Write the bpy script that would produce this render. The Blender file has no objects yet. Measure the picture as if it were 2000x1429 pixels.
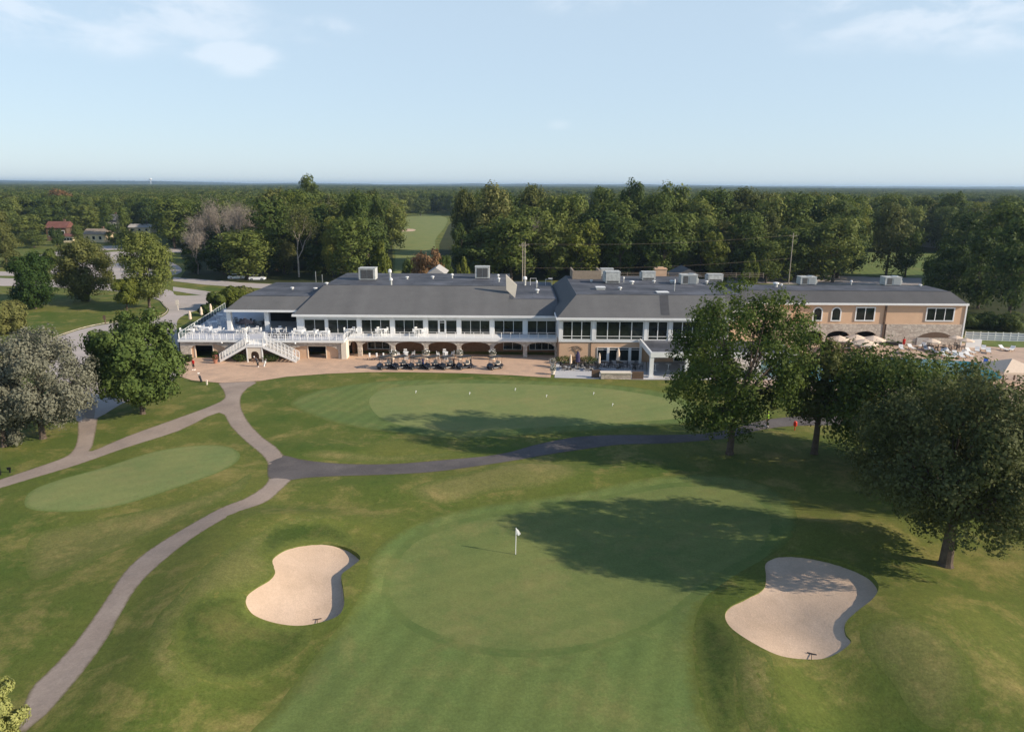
import bpy, math, random
import numpy as np
from mathutils import Vector, Matrix
from mathutils.geometry import delaunay_2d_cdt
random.seed(7)
C = bpy.context.scene.collection
R = math.radians
# ------------------------------------------------------------------ camera
F = 1390.0; HCAM = 26.5
PITCH = math.atan((714.5-362)/F); ROLL = math.atan(.006)
_f = np.array([0, math.cos(PITCH), -math.sin(PITCH)]); _u0 = np.array([0, math.sin(PITCH), math.cos(PITCH)]); _r0 = np.array([1., 0, 0])
_r = _r0*math.cos(ROLL)+_u0*math.sin(ROLL); _u = -_r0*math.sin(ROLL)+_u0*math.cos(ROLL)
CP = np.array([0, 0, HCAM])
cam = bpy.data.cameras.new('camera'); camo = bpy.data.objects.new('camera', cam); C.objects.link(camo)
cam.sensor_width = 36; cam.lens = F/2000*36; cam.clip_start = .5; cam.clip_end = 30000
camo.matrix_world = Matrix(((_r[0], _u[0], -_f[0], 0), (_r[1], _u[1], -_f[1], 0), (_r[2], _u[2], -_f[2], HCAM), (0, 0, 0, 1)))
bpy.context.scene.camera = camo

def ray(px, py):
    return _r*((px-1000)/F) - _u*((py-714.5)/F) + _f
def at_z(px, py, z=0.):
    d = ray(px, py); t = (z-HCAM)/d[2]; return CP+d*t
def at_y(px, py, Y):
    d = ray(px, py); return CP+d*(Y/d[1])
def X(px, Y, py=660): return float(at_y(px, py, Y)[0])
def Z(px, py, Y): return float(at_y(px, py, Y)[2])

# ------------------------------------------------------------------ terrain
def _g(px, py, amp, rx, ry=None, ang=0.):
    p = at_z(px, py); return (p[0], p[1], amp*1.6, rx, ry or rx, ang)
MOUNDS = [_g(440, 1130, .85, 3.6, 5.5, .3), _g(370, 1270, .7, 2.6, 4, .2), _g(600, 1030, .55, 4.6, 1.6), _g(478, 1290, -.35, 3.2, 3.2),
          _g(700, 1140, .25, 1.5, 4), _g(1500, 1340, .55, 1.8, 4.2), _g(1760, 1225, .9, 5, 4), _g(1610, 1060, .45, 5, 2), _g(1640, 1400, -.4, 4, 3),
          _g(1880, 1350, .5, 5, 4), _g(210, 1150, .25, 4, 6), _g(700, 960, .35, 9, 2.5), _g(1040, 930, .35, 8, 2), _g(650, 880, .25, 6, 2), _g(300, 1400, .4, 4, 3),
          _g(1900, 1000, .7, 12, 8), _g(330, 960, .25, 9, 5)]
def relief(x, y):
    x = np.asarray(x, float); y = np.asarray(y, float)
    z = .10*np.sin(x*.17+1.3)*np.cos(y*.21)+.05*np.sin(x*.41+y*.33)
    for (mx, my, a, sx, sy, an) in MOUNDS:
        c, s = math.cos(an), math.sin(an)
        dx = (x-mx)*c+(y-my)*s; dy = -(x-mx)*s+(y-my)*c
        z = z+a*np.exp(-(dx/sx)**2/2-(dy/sy)**2/2)
    fade = np.clip((84-y)/22, 0, 1); fade = fade*fade*(3-2*fade)
    fx = np.clip((75-np.abs(x))/20, 0, 1)
    return z*fade*fx
def hills(x, y):
    r = np.sqrt(x*x+y*y)
    h = np.clip((r-1500)/3500, 0, 1)
    n = np.sin(x*.0011+1.)+np.sin(x*.0027+y*.0006+2)+.6*np.sin(x*.0061+y*.002)+.4*np.sin(x*.013)
    k = np.clip((r-7000)/2500, 0, 1); k = k*k*(3-2*k)
    return h*np.maximum(0, 3+2.2*n)+k*(17+5*np.sin(x*.0009+.5)+5*np.sin(x*.0031+y*.001)+3*np.sin(x*.009))
def G(px, py):
    p = at_z(px, py)
    for _ in range(4):
        p = at_z(px, py, float(relief(p[0], p[1])))
    return Vector((p[0], p[1], float(relief(p[0], p[1]))))

# ------------------------------------------------------------------ objects
ORG = {}
def tag(o, label=None, cat=None, group=None, kind=None):
    if label: o['label'] = label
    if cat: o['category'] = cat
    if group: o['group'] = group
    if kind: o['kind'] = kind
    return o
def empty(name, loc=(0, 0, 0), label=None, cat=None, group=None):
    o = bpy.data.objects.new(name, None); C.objects.link(o); o.location = loc; o.empty_display_size = .2
    ORG[o.name] = Vector(loc)
    return tag(o, label, cat, group)
def np_mesh(name, V, Fq, mats, smooth=False, midx=None):
    V = np.asarray(V, np.float32); me = bpy.data.meshes.new(name)
    Fq = np.asarray(Fq, np.int32); nf, k = Fq.shape
    me.vertices.add(len(V)); me.vertices.foreach_set('co', V.ravel())
    me.loops.add(nf*k); me.loops.foreach_set('vertex_index', Fq.ravel())
    me.polygons.add(nf); me.polygons.foreach_set('loop_start', np.arange(0, nf*k, k, dtype=np.int32))
    me.polygons.foreach_set('loop_total', np.full(nf, k, np.int32))
    if midx is not None: me.polygons.foreach_set('material_index', np.asarray(midx, np.int32))
    if smooth: me.polygons.foreach_set('use_smooth', np.ones(nf, bool))
    for m in (mats if isinstance(mats, (list, tuple)) else [mats]): me.materials.append(m)
    me.update(calc_edges=True); return me
def link(name, me, parent=None, loc=None):
    o = bpy.data.objects.new(name, me); C.objects.link(o)
    if parent is not None: o.parent = parent; ORG[o.name] = ORG[parent.name]
    else: ORG[o.name] = Vector((0, 0, 0))
    if loc is not None: o.location = loc
    return o
class MB:
    def __init__(s): s.v = []; s.f = []; s.m = []; s.cm = 0; s.sm = False
    def face(s, pts):
        b = len(s.v); s.v += [tuple(map(float, p)) for p in pts]; s.f.append(list(range(b, b+len(pts)))); s.m.append(s.cm); return s
    def box(s, x0, x1, y0, y1, z0, z1, rot=None):
        b = len(s.v)
        P = [(x0, y0, z0), (x1, y0, z0), (x1, y1, z0), (x0, y1, z0), (x0, y0, z1), (x1, y0, z1), (x1, y1, z1), (x0, y1, z1)]
        if rot: P = [tuple(rot @ Vector(p)) for p in P]
        s.v += P
        for q in ((0, 3, 2, 1), (4, 5, 6, 7), (0, 1, 5, 4), (1, 2, 6, 5), (2, 3, 7, 6), (3, 0, 4, 7)):
            s.f.append([b+i for i in q]); s.m.append(s.cm)
        return s
    def ring(s, rings, cap=True):
        b = len(s.v); n = len(rings[0])
        for r in rings: s.v += [tuple(map(float, p)) for p in r]
        for j in range(len(rings)-1):
            for i in range(n):
                s.f.append([b+j*n+i, b+j*n+(i+1) % n, b+(j+1)*n+(i+1) % n, b+(j+1)*n+i]); s.m.append(s.cm)
        if cap:
            s.f.append([b+i for i in range(n)][::-1]); s.m.append(s.cm)
            s.f.append([b+(len(rings)-1)*n+i for i in range(n)]); s.m.append(s.cm)
        return s
    def tube(s, pts, rad, n=8):
        pts = [Vector(p) for p in pts]
        if not isinstance(rad, (list, tuple)): rad = [rad]*len(pts)
        rings = []
        for i, p in enumerate(pts):
            d = (pts[min(i+1, len(pts)-1)]-pts[max(i-1, 0)]).normalized()
            a = d.orthogonal().normalized() if abs(d.z) < .99 else Vector((1, 0, 0)); a = (a-d*a.dot(d)).normalized(); b_ = d.cross(a)
            rings.append([p+(a*math.cos(t)+b_*math.sin(t))*rad[i] for t in [2*math.pi*k/n for k in range(n)]])
        return s.ring(rings)
    def lathe(s, prof, c=(0, 0, 0), n=12):
        return s.ring([[(c[0]+r*math.cos(2*math.pi*k/n), c[1]+r*math.sin(2*math.pi*k/n), c[2]+z) for k in range(n)] for r, z in prof])
    def hexa(s, bot, top):
        b = len(s.v); s.v += [tuple(map(float, p)) for p in list(bot)+list(top)]; n = len(bot)
        s.f.append([b+i for i in range(n)][::-1]); s.m.append(s.cm)
        s.f.append([b+n+i for i in range(n)]); s.m.append(s.cm)
        for i in range(n):
            s.f.append([b+i, b+(i+1) % n, b+n+(i+1) % n, b+n+i]); s.m.append(s.cm)
        return s
    def arch(s, x0, x1, a0, a1, zs, zc, zt, y0, y1, n=12):
        """panel x0..x1 from springing zs to top zt, with an arched opening a0..a1 crown zc"""
        xs = [a0+(a1-a0)*i/n for i in range(n+1)]
        h = [zs+(zc-zs)*math.sqrt(max(0, 1-((x-(a0+a1)/2)/((a1-a0)/2))**2)) for x in xs]
        for i in range(n):
            b0, b1 = h[i], h[i+1]
            s.hexa([(xs[i], y0, b0), (xs[i+1], y0, b1), (xs[i+1], y1, b1), (xs[i], y1, b0)], [(xs[i], y0, zt), (xs[i+1], y0, zt), (xs[i+1], y1, zt), (xs[i], y1, zt)])
        if a0-x0 > .01: s.box(x0, a0, y0, y1, zs, zt)
        if x1-a1 > .01: s.box(a1, x1, y0, y1, zs, zt)
        return s
    def build(s, name, mats, parent=None, smooth=False, org=None):
        me = bpy.data.meshes.new(name)
        o_ = ORG[parent.name] if parent is not None else (Vector(org) if org else Vector((0, 0, 0)))
        me.from_pydata([(v[0]-o_[0], v[1]-o_[1], v[2]-o_[2]) for v in s.v], [], s.f)
        for m in (mats if isinstance(mats, (list, tuple)) else [mats]): me.materials.append(m)
        if any(s.m): me.polygons.foreach_set('material_index', s.m)
        if smooth: me.polygons.foreach_set('use_smooth', [True]*len(me.polygons))
        me.update()
        o = link(name, me, parent)
        if parent is None and org: o.location = org; ORG[o.name] = Vector(org)
        return o
def kids(o): return [c for c in C.objects if c.parent == o]
CH = {}
def proto_done(o):
    """remember the tree below a prototype so copies need no search"""
    def rec(q): return (q, [rec(c) for c in q.children])
    CH[o.name] = rec(o); return o
def copy_tree(t, parent=None):
    o = t[0].copy(); C.objects.link(o)
    if parent is not None: o.parent = parent
    for c in t[1]: copy_tree(c, o)
    return o
class Proto:
    def __init__(s, root): s.r = root; s.used = False; s.t = None
    def put(s, loc, rz=0., label=None, group=None, scale=None):
        if not s.used: o = s.r; s.used = True
        else:
            if s.t is None:
                bpy.context.view_layer.update()
                def rec(q): return (q, [rec(c) for c in q.children])
                s.t = rec(s.r)
            o = copy_tree(s.t)
        o.location = loc; o.rotation_euler = (0, 0, rz)
        if scale is not None: o.scale = scale
        if label: o['label'] = label
        if group: o['group'] = group
        return o

# ------------------------------------------------------------------ materials
def newmat(name):
    m = bpy.data.materials.new(name); m.use_nodes = True
    nt = m.node_tree; b = nt.nodes['Principled BSDF']; b.inputs['Specular IOR Level'].default_value = .25
    return m, nt, b
def N(nt, t, **kw):
    n = nt.nodes.new(t)
    for k, v in kw.items():
        if k.startswith('i_'): n.inputs[int(k[2:]) if k[2:].isdigit() else k[2:].replace('_', ' ')].default_value = v
        else: setattr(n, k, v)
    return n
def ramp(nt, fac, cols):
    r = nt.nodes.new('ShaderNodeValToRGB'); e = r.color_ramp.elements
    while len(e) < len(cols): e.new(.5)
    for el, (p, c) in zip(e, cols): el.position = p; el.color = (*c, 1)
    nt.links.new(fac, r.inputs[0]); return r.outputs[0]
def noise(nt, vec, scale, detail=4, rough=.6, dist=0):
    n = N(nt, 'ShaderNodeTexNoise'); n.inputs['Scale'].default_value = scale; n.inputs['Detail'].default_value = detail
    n.inputs['Roughness'].default_value = rough; n.inputs['Distortion'].default_value = dist
    if vec is not None: nt.links.new(vec, n.inputs['Vector'])
    return n.outputs['Fac']
def mix(nt, fac, a, b, mode='MIX'):
    n = N(nt, 'ShaderNodeMix', data_type='RGBA', blend_type=mode)
    for s, v in ((n.inputs[0], fac), (n.inputs[6], a), (n.inputs[7], b)):
        if isinstance(v, (int, float)): s.default_value = v
        elif isinstance(v, tuple): s.default_value = (*v, 1)
        else: nt.links.new(v, s)
    return n.outputs[2]
def math_(nt, op, a, b=None, c=None):
    n = N(nt, 'ShaderNodeMath', operation=op)
    for s, v in zip(n.inputs, (a, b, c)):
        if v is None: continue
        if isinstance(v, (int, float)): s.default_value = v
        else: nt.links.new(v, s)
    return n.outputs[0]
def bump(nt, b, h, strength=.3, dist=.05):
    n = N(nt, 'ShaderNodeBump'); n.inputs['Strength'].default_value = strength; n.inputs['Distance'].default_value = dist
    nt.links.new(h, n.inputs['Height']); nt.links.new(n.outputs[0], b.inputs['Normal'])
def plain(name, col, rough=.7, var=.12, scale=3., metal=0., bmp=0., spec=.25):
    m, nt, b = newmat(name)
    tc = N(nt, 'ShaderNodeTexCoord'); f = noise(nt, tc.outputs['Object'], scale, 5)
    c0 = tuple(max(0, x*(1-var)) for x in col); c1 = tuple(min(1, x*(1+var)) for x in col)
    nt.links.new(ramp(nt, f, [(.3, c0), (.7, c1)]), b.inputs['Base Color'])
    b.inputs['Roughness'].default_value = rough; b.inputs['Metallic'].default_value = metal; b.inputs['Specular IOR Level'].default_value = spec
    if bmp: bump(nt, b, noise(nt, tc.outputs['Object'], scale*6, 3), bmp)
    return m
def ground_mat(name, big, dry, fine=.25, s_big=.06, s_med=.45, stripes=0., sang=.5, rough=.9, dryamt=.5, bmp=.35, outer=None, ew=1.2):
    """turf: big = two greens, dry = straw tint"""
    m, nt, b = newmat(name)
    geo = N(nt, 'ShaderNodeNewGeometry'); P = geo.outputs['Position']
    c = ramp(nt, noise(nt, P, s_big, 6, .66, .2), [(.36, big[0]), (.64, big[1])])
    d = N(nt, 'ShaderNodeMapRange'); nt.links.new(noise(nt, P, s_med*.3, 7, .74, .25), d.inputs[0])
    d.inputs[1].default_value = .5; d.inputs[2].default_value = .74; d.inputs[3].default_value = 0; d.inputs[4].default_value = dryamt
    c = mix(nt, d.outputs[0], c, dry)
    if name == 'rough_turf':   # wooded land cover far out
        ln = N(nt, 'ShaderNodeVectorMath', operation='LENGTH'); nt.links.new(P, ln.inputs[0]); fr = N(nt, 'ShaderNodeMapRange'); nt.links.new(ln.outputs['Value'], fr.inputs[0]); fr.inputs[1].default_value = 1500; fr.inputs[2].default_value = 4000
        c = mix(nt, fr.outputs[0], c, (.04, .055, .022))
    f1 = noise(nt, P, s_med*3, 4, .75); f2 = noise(nt, P, 7, 4, .8)
    v = math_(nt, 'MULTIPLY_ADD', f1, fine*1.6, 1-fine*.8)
    v2 = math_(nt, 'MULTIPLY_ADD', f2, fine*3., 1-fine*1.5)
    v = math_(nt, 'MULTIPLY', v, v2)
    if stripes:
        w = N(nt, 'ShaderNodeTexWave', wave_type='BANDS', bands_direction='X'); mp = N(nt, 'ShaderNodeMapping'); mp.inputs['Rotation'].default_value = (0, 0, sang)
        nt.links.new(P, mp.inputs[0]); nt.links.new(mp.outputs[0], w.inputs[0]); w.inputs['Scale'].default_value = .17; w.inputs['Distortion'].default_value = 1.2
        w.inputs['Detail'].default_value = 2; w.inputs['Detail Scale'].default_value = .6
        v = math_(nt, 'MULTIPLY', v, math_(nt, 'MULTIPLY_ADD', w.outputs['Fac'], stripes, 1-stripes/2))
    cc = N(nt, 'ShaderNodeCombineColor')
    for i in range(3): nt.links.new(v, cc.inputs[i])
    c = mix(nt, 1., c, cc.outputs[0], 'MULTIPLY')
    if outer:
        at = N(nt, 'ShaderNodeAttribute', attribute_name='edge'); en = math_(nt, 'MULTIPLY_ADD', noise(nt, P, 2.2, 4, .7), ew*1.6, -ew*.8)
        ed = N(nt, 'ShaderNodeMapRange', interpolation_type='SMOOTHSTEP'); nt.links.new(math_(nt, 'ADD', at.outputs['Fac'], en), ed.inputs[0])
        ed.inputs[1].default_value = -ew*.1; ed.inputs[2].default_value = ew; ed.inputs[3].default_value = 1; ed.inputs[4].default_value = 0
        oc = mix(nt, 1., outer, cc.outputs[0], 'MULTIPLY'); c = mix(nt, ed.outputs[0], c, oc)
    nt.links.new(c, b.inputs['Base Color']); b.inputs['Roughness'].default_value = rough; b.inputs['Specular IOR Level'].default_value = .12
    bump(nt, b, f2, bmp, .06)
    return m
MT = {}
RC = (.116, .140, .033); FC = (.136, .180, .052)
MT['rough'] = ground_mat('rough_turf', ((.070, .112, .020), (.148, .156, .037)), (.33, .255, .095), .42, .06, .7, dryamt=.85)
MT['fringe'] = ground_mat('fringe_turf', ((.112, .162, .048), (.150, .188, .056)), (.26, .225, .085), .34, .09, .6, stripes=.13, sang=.35, dryamt=.6, bmp=.15, outer=RC, ew=.9)
MT['green'] = ground_mat('putting_turf', ((.172, .215, .076), (.218, .240, .088)), (.29, .24, .10), .24, .16, .6, stripes=.04, sang=1.1, dryamt=.5, bmp=.06, outer=FC, ew=.5)
MT['green_main'] = ground_mat('main_green_turf', ((.132, .172, .054), (.172, .198, .064)), (.27, .225, .09), .26, .16, .6, stripes=.05, sang=1.1, dryamt=.6, bmp=.08, outer=(.125, .168, .050), ew=1.0)
MT['collar'] = ground_mat('collar_turf', ((.098, .145, .042), (.132, .170, .050)), (.24, .21, .08), .22, .12, .6, dryamt=.6, bmp=.1, outer=FC, ew=.5)
MT['tuft'] = ground_mat('deep_turf', ((.044, .078, .015), (.078, .100, .023)), (.18, .15, .055), .42, .08, .65, dryamt=.7, bmp=.4, outer=RC, ew=.9)
MT['dry'] = ground_mat('dry_turf', ((.135, .145, .042), (.195, .185, .062)), (.34, .26, .10), .46, .12, .8, dryamt=.9, bmp=.4, outer=RC, ew=1.3)
MT['litter'] = ground_mat('forest_litter', ((.030, .042, .012), (.050, .055, .02)), (.08, .065, .035), .35, .1, .8, dryamt=.5, bmp=.5)
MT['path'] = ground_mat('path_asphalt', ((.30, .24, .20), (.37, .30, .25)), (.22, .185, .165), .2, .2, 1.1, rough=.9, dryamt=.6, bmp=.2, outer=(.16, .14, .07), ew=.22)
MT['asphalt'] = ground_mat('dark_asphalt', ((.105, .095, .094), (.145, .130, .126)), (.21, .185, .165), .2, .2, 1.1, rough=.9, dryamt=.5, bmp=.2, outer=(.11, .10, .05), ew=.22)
MT['road'] = ground_mat('road_concrete', ((.40, .36, .33), (.48, .42, .39)), (.33, .30, .28), .08, .1, .6, rough=.9, dryamt=.5, bmp=.1)
MT['sand'] = ground_mat('bunker_sand', ((.56, .415, .30), (.64, .48, .355)), (.46, .345, .25), .13, .3, 1.2, rough=.95, dryamt=.6, bmp=.5)
MT['conc'] = ground_mat('patio_concrete', ((.45, .45, .46), (.55, .54, .54)), (.40, .38, .37), .08, .3, .8, rough=.85, dryamt=.3, bmp=.05)
def paver(name, c1, c2, mortar, sx, off=.5, w=.2, h=.1, ms=.02):
    m, nt, b = newmat(name); geo = N(nt, 'ShaderNodeNewGeometry')
    br = N(nt, 'ShaderNodeTexBrick'); br.offset = off; nt.links.new(geo.outputs['Position'], br.inputs['Vector'])
    br.inputs['Color1'].default_value = (*c1, 1); br.inputs['Color2'].default_value = (*c2, 1); br.inputs['Mortar'].default_value = (*mortar, 1)
    br.inputs['Scale'].default_value = sx; br.inputs['Brick Width'].default_value = w; br.inputs['Row Height'].default_value = h; br.inputs['Mortar Size'].default_value = ms
    f = noise(nt, geo.outputs['Position'], .35, 5)
    c = mix(nt, 1., br.outputs['Color'], ramp(nt, f, [(.3, (.82, .82, .84)), (.7, (1.12, 1.1, 1.08))]), 'MULTIPLY')
    nt.links.new(c, b.inputs['Base Color']); b.inputs['Roughness'].default_value = .85
    return m
MT['paver'] = paver('brick_pavers', (.66, .445, .30), (.58, .405, .285), (.42, .30, .22), 1., w=.4, h=.2)
MT['deckpave'] = paver('pool_pavers', (.56, .42, .31), (.50, .37, .29), (.40, .32, .26), 1., w=.8, h=.8, off=0)
def shingle(name, col, rowh=.35, var=.2):
    m, nt, b = newmat(name); tc = N(nt, 'ShaderNodeNewGeometry').outputs['Position']
    sp = N(nt, 'ShaderNodeSeparateXYZ'); nt.links.new(tc, sp.inputs[0])
    row = math_(nt, 'FRACT', math_(nt, 'MULTIPLY', sp.outputs[2], 1/rowh*2.2))
    mp = N(nt, 'ShaderNodeMapping'); mp.inputs['Scale'].default_value = (1, .25, 3); nt.links.new(tc, mp.inputs[0])
    f = noise(nt, mp.outputs[0], .5, 6, .7); g = noise(nt, tc, 5, 3, .8)
    mp2 = N(nt, 'ShaderNodeMapping'); mp2.inputs['Scale'].default_value = (1, .02, .06); nt.links.new(tc, mp2.inputs[0])
    st = noise(nt, mp2.outputs[0], .25, 2)
    v = math_(nt, 'MULTIPLY', math_(nt, 'MULTIPLY_ADD', f, var*2, 1-var), math_(nt, 'MULTIPLY_ADD', g, .5, .75))
    v = math_(nt, 'MULTIPLY', v, math_(nt, 'MULTIPLY_ADD', row, .12, .92))
    v = math_(nt, 'MULTIPLY', v, math_(nt, 'MULTIPLY_ADD', st, .5, .75))
    cc = N(nt, 'ShaderNodeCombineColor')
    for i in range(3): nt.links.new(math_(nt, 'MULTIPLY', v, col[i]), cc.inputs[i])
    nt.links.new(cc.outputs[0], b.inputs['Base Color']); b.inputs['Roughness'].default_value = .85
    return m
MT['shingle'] = shingle('grey_shingles', (.138, .137, .136))
MT['shingle2'] = shingle('dark_shingles', (.103, .102, .104))
MT['membrane'] = plain('roof_membrane', (.082, .086, .100), .7, .3, .35)
def membrane(name, col):
    m, nt, b = newmat(name); P = N(nt, 'ShaderNodeNewGeometry').outputs['Position']
    br = N(nt, 'ShaderNodeTexBrick'); nt.links.new(P, br.inputs['Vector']); br.inputs['Scale'].default_value = 1.; br.inputs['Brick Width'].default_value = 7.; br.inputs['Row Height'].default_value = 1.8; br.inputs['Mortar Size'].default_value = .05
    br.inputs['Color1'].default_value = (*[q*.85 for q in col], 1); br.inputs['Color2'].default_value = (*[q*1.2 for q in col], 1); br.inputs['Mortar'].default_value = (*[q*.6 for q in col], 1)
    c = mix(nt, 1., br.outputs[0], ramp(nt, noise(nt, P, .22, 6, .65), [(.32, (.6, .62, .66)), (.5, (1, 1, 1)), (.72, (1.7, 1.7, 1.75))]), 'MULTIPLY')
    nt.links.new(c, b.inputs['Base Color']); b.inputs['Roughness'].default_value = .7; return m
MT['membrane'] = membrane('roof_membrane_sheets', (.085, .089, .102))
MT['stain'] = plain('roof_stain', (.07, .07, .075), .8, .2, 1)
def stonemat(name, cols, scale=1.6, mortar=(.36, .31, .26)):
    m, nt, b = newmat(name); tc = N(nt, 'ShaderNodeNewGeometry').outputs['Position']
    mp = N(nt, 'ShaderNodeMapping'); mp.inputs['Scale'].default_value = (1, 1, 2.2); nt.links.new(tc, mp.inputs[0])
    v = N(nt, 'ShaderNodeTexVoronoi'); v.inputs['Scale'].default_value = scale; nt.links.new(mp.outputs[0], v.inputs[0])
    sc = N(nt, 'ShaderNodeSeparateColor'); nt.links.new(v.outputs['Color'], sc.inputs[0])
    c = ramp(nt, sc.outputs[0], cols)
    v2 = N(nt, 'ShaderNodeTexVoronoi', feature='DISTANCE_TO_EDGE'); v2.inputs['Scale'].default_value = scale; nt.links.new(mp.outputs[0], v2.inputs[0])
    e = math_(nt, 'LESS_THAN', v2.outputs['Distance'], .05)
    nt.links.new(mix(nt, e, c, mortar), b.inputs['Base Color']); b.inputs['Roughness'].default_value = .9
    bump(nt, b, v2.outputs['Distance'], .6, .05)
    return m
MT['stone'] = stonemat('rubble_stone', [(0, (.40, .33, .28)), (.35, (.52, .45, .38)), (.7, (.60, .53, .45)), (1, (.44, .37, .32))])
MT['stucco'] = plain('tan_stucco', (.64, .43, .285), .9, .07, .5)
MT['stucco_dk'] = plain('brown_brick', (.30, .16, .09), .9, .2, 2.)
MT['white'] = plain('white_paint', (.80, .80, .79), .5, .04, 1.)
MT['cream'] = plain('cream_paint', (.74, .66, .55), .6, .05, 1.)
MT['deck'] = plain('deck_membrane', (.52, .53, .57), .6, .06, .6)
MT['unit'] = plain('galvanised_casing', (.48, .49, .47), .6, .22, 2.2)
MT['louvre'] = plain('louvre_dark', (.10, .10, .10), .6, .2, 4.)
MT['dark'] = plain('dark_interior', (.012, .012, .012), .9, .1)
MT['grey'] = plain('grey_cladding', (.42, .40, .38), .8, .06, .7)
MT['green_panel'] = plain('railing_infill', (.02, .045, .04), .3, .1)
MT['black'] = plain('black_paint', (.012, .013, .016), .35, .15, spec=.5)
MT['navy'] = plain('navy_bodywork', (.010, .014, .028), .25, .1, spec=.6)
MT['rubber'] = plain('tyre_rubber', (.02, .02, .02), .85, .2)
MT['metal'] = plain('brushed_metal', (.6, .6, .6), .35, .05, metal=.9)
MT['seatc'] = plain('cart_seat', (.62, .54, .45), .6, .05)
MT['canvas'] = plain('beige_canvas', (.74, .59, .46), .9, .06)
MT['purple'] = plain('purple_canvas', (.055, .045, .10), .9, .1)
MT['blackcanvas'] = plain('black_canvas', (.02, .02, .03), .9, .1)
MT['wood'] = plain('weathered_wood', (.30, .24, .18), .85, .15, 2.)
MT['bark'] = plain('bark', (.105, .08, .062), .95, .3, 2., bmp=.6)
MT['barkpale'] = plain('pale_bark', (.42, .36, .30), .95, .2, 2., bmp=.4)
MT["twig"] = plain("bare_twigs", (.25, .215, .18), .95, .2, 2.)
MT['red'] = plain('red_cloth', (.60, .02, .02), .8, .1)
MT['redpaint'] = plain('red_paint', (.65, .04, .02), .4, .05)
MT['skin'] = plain('skin', (.50, .29, .20), .6, .05)
MT['hair'] = plain('hair', (.03, .02, .015), .8, .1)
MT['khaki'] = plain('dark_shorts', (.05, .05, .055), .9, .1)
MT['lime'] = plain('lime_cloth', (.35, .60, .05), .8, .1)
MT['terracotta'] = plain('terracotta', (.38, .18, .12), .8, .1)
MT['pink'] = plain('pink_blooms', (.62, .16, .18), .8, .4, 8)
MT['bluep'] = plain('blue_plastic', (.03, .10, .45), .5, .1)
MT['roofred'] = plain('red_roof_tiles', (.17, .075, .06), .8, .2, 1.)
MT['creamwall'] = plain('cream_siding', (.75, .62, .40), .8, .05)
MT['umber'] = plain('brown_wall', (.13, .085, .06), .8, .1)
MT['carw'] = plain('white_car_paint', (.75, .76, .78), .3, .03, spec=.6)
def glass(name, col=(.012, .016, .014)):
    m, nt, b = newmat(name); b.inputs['Base Color'].default_value = (*col, 1); b.inputs['Roughness'].default_value = .06
    b.inputs['Specular IOR Level'].default_value = .35
    tc = N(nt, 'ShaderNodeTexCoord'); f = noise(nt, tc.outputs['Object'], .6, 2)
    nt.links.new(ramp(nt, f, [(.35, tuple(c*.6 for c in col)), (.7, tuple(c*1.8 for c in col))]), b.inputs['Base Color'])
    bump(nt, b, noise(nt, tc.outputs['Object'], 1.2, 1), .04, .1)
    return m
MT['glass'] = glass('dark_glass')
def watermat():
    m, nt, b = newmat('pool_water'); b.inputs['Base Color'].default_value = (.035, .21, .28, 1); b.inputs['Roughness'].default_value = .05
    geo = N(nt, 'ShaderNodeNewGeometry'); bump(nt, b, noise(nt, geo.outputs['Position'], 2.5, 3), .15, .1); return m
MT['water'] = watermat()
def leafmat(name, c0, c1, c2, trans=.35, cs=.35):
    m, nt, b = newmat(name)
    oi = N(nt, 'ShaderNodeObjectInfo'); geo = N(nt, 'ShaderNodeNewGeometry'); tc = N(nt, 'ShaderNodeTexCoord')
    f = noise(nt, tc.outputs['Object'], cs, 3, .6)
    a = math_(nt, 'MULTIPLY_ADD', geo.outputs['Random Per Island'], .26, math_(nt, 'MULTIPLY', f, .84))
    a = math_(nt, 'ADD', a, math_(nt, 'MULTIPLY_ADD', oi.outputs['Random'], .6, -.32))
    c = ramp(nt, a, [(.12, c0), (.5, c1), (.9, c2)])
    nt.links.new(c, b.inputs['Base Color']); b.inputs['Roughness'].default_value = .65; b.inputs['Specular IOR Level'].default_value = .15
    t = N(nt, 'ShaderNodeBsdfTranslucent'); nt.links.new(c, t.inputs[0])
    ms = N(nt, 'ShaderNodeMixShader'); ms.inputs[0].default_value = trans
    nt.links.new(b.outputs[0], ms.inputs[1]); nt.links.new(t.outputs[0], ms.inputs[2])
    nt.links.new(ms.outputs[0], nt.nodes['Material Output'].inputs['Surface'])
    return m
LF = {
 'dark': leafmat('leaf_dark_green', (0.0282, 0.0538, 0.0154), (0.0640, 0.0998, 0.0256), (0.1344, 0.1664, 0.0435)),
 'mid': leafmat('leaf_mid_green', (0.0486, 0.0794, 0.0179), (0.1088, 0.1472, 0.0333), (0.1984, 0.2240, 0.0576)),
 'olive': leafmat('leaf_olive', (.068, .084, .025), (.130, .146, .043), (.21, .212, .072), .35),
 'yellow': leafmat('leaf_yellow_green', (.090, .120, .020), (.165, .190, .034), (.255, .258, .056), .35),
 'rust': leafmat('leaf_rust', (0.1536, 0.0832, 0.0448), (0.2560, 0.1536, 0.0768), (0.3200, 0.2176, 0.1024)),
 'silver': leafmat('leaf_silver', (.125, .130, .090), (.190, .192, .138), (.265, .262, .195), .3),
 'ash': leafmat('leaf_ash', (.034, .050, .017), (.074, .092, .031), (.140, .155, .062), .32),
 'locust': leafmat('leaf_fresh', (0.0640, 0.1024, 0.0205), (0.1472, 0.1920, 0.0384), (0.2560, 0.2816, 0.0666), .35),
 'maple': leafmat('leaf_maple', (.030, .062, .014), (.064, .108, .025), (.118, .165, .042), .28),
 'pale': leafmat('leaf_pale_yellow', (0.2816, 0.3072, 0.0896), (0.4864, 0.4864, 0.1792), (0.6656, 0.6400, 0.2816), .3),
}

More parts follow.
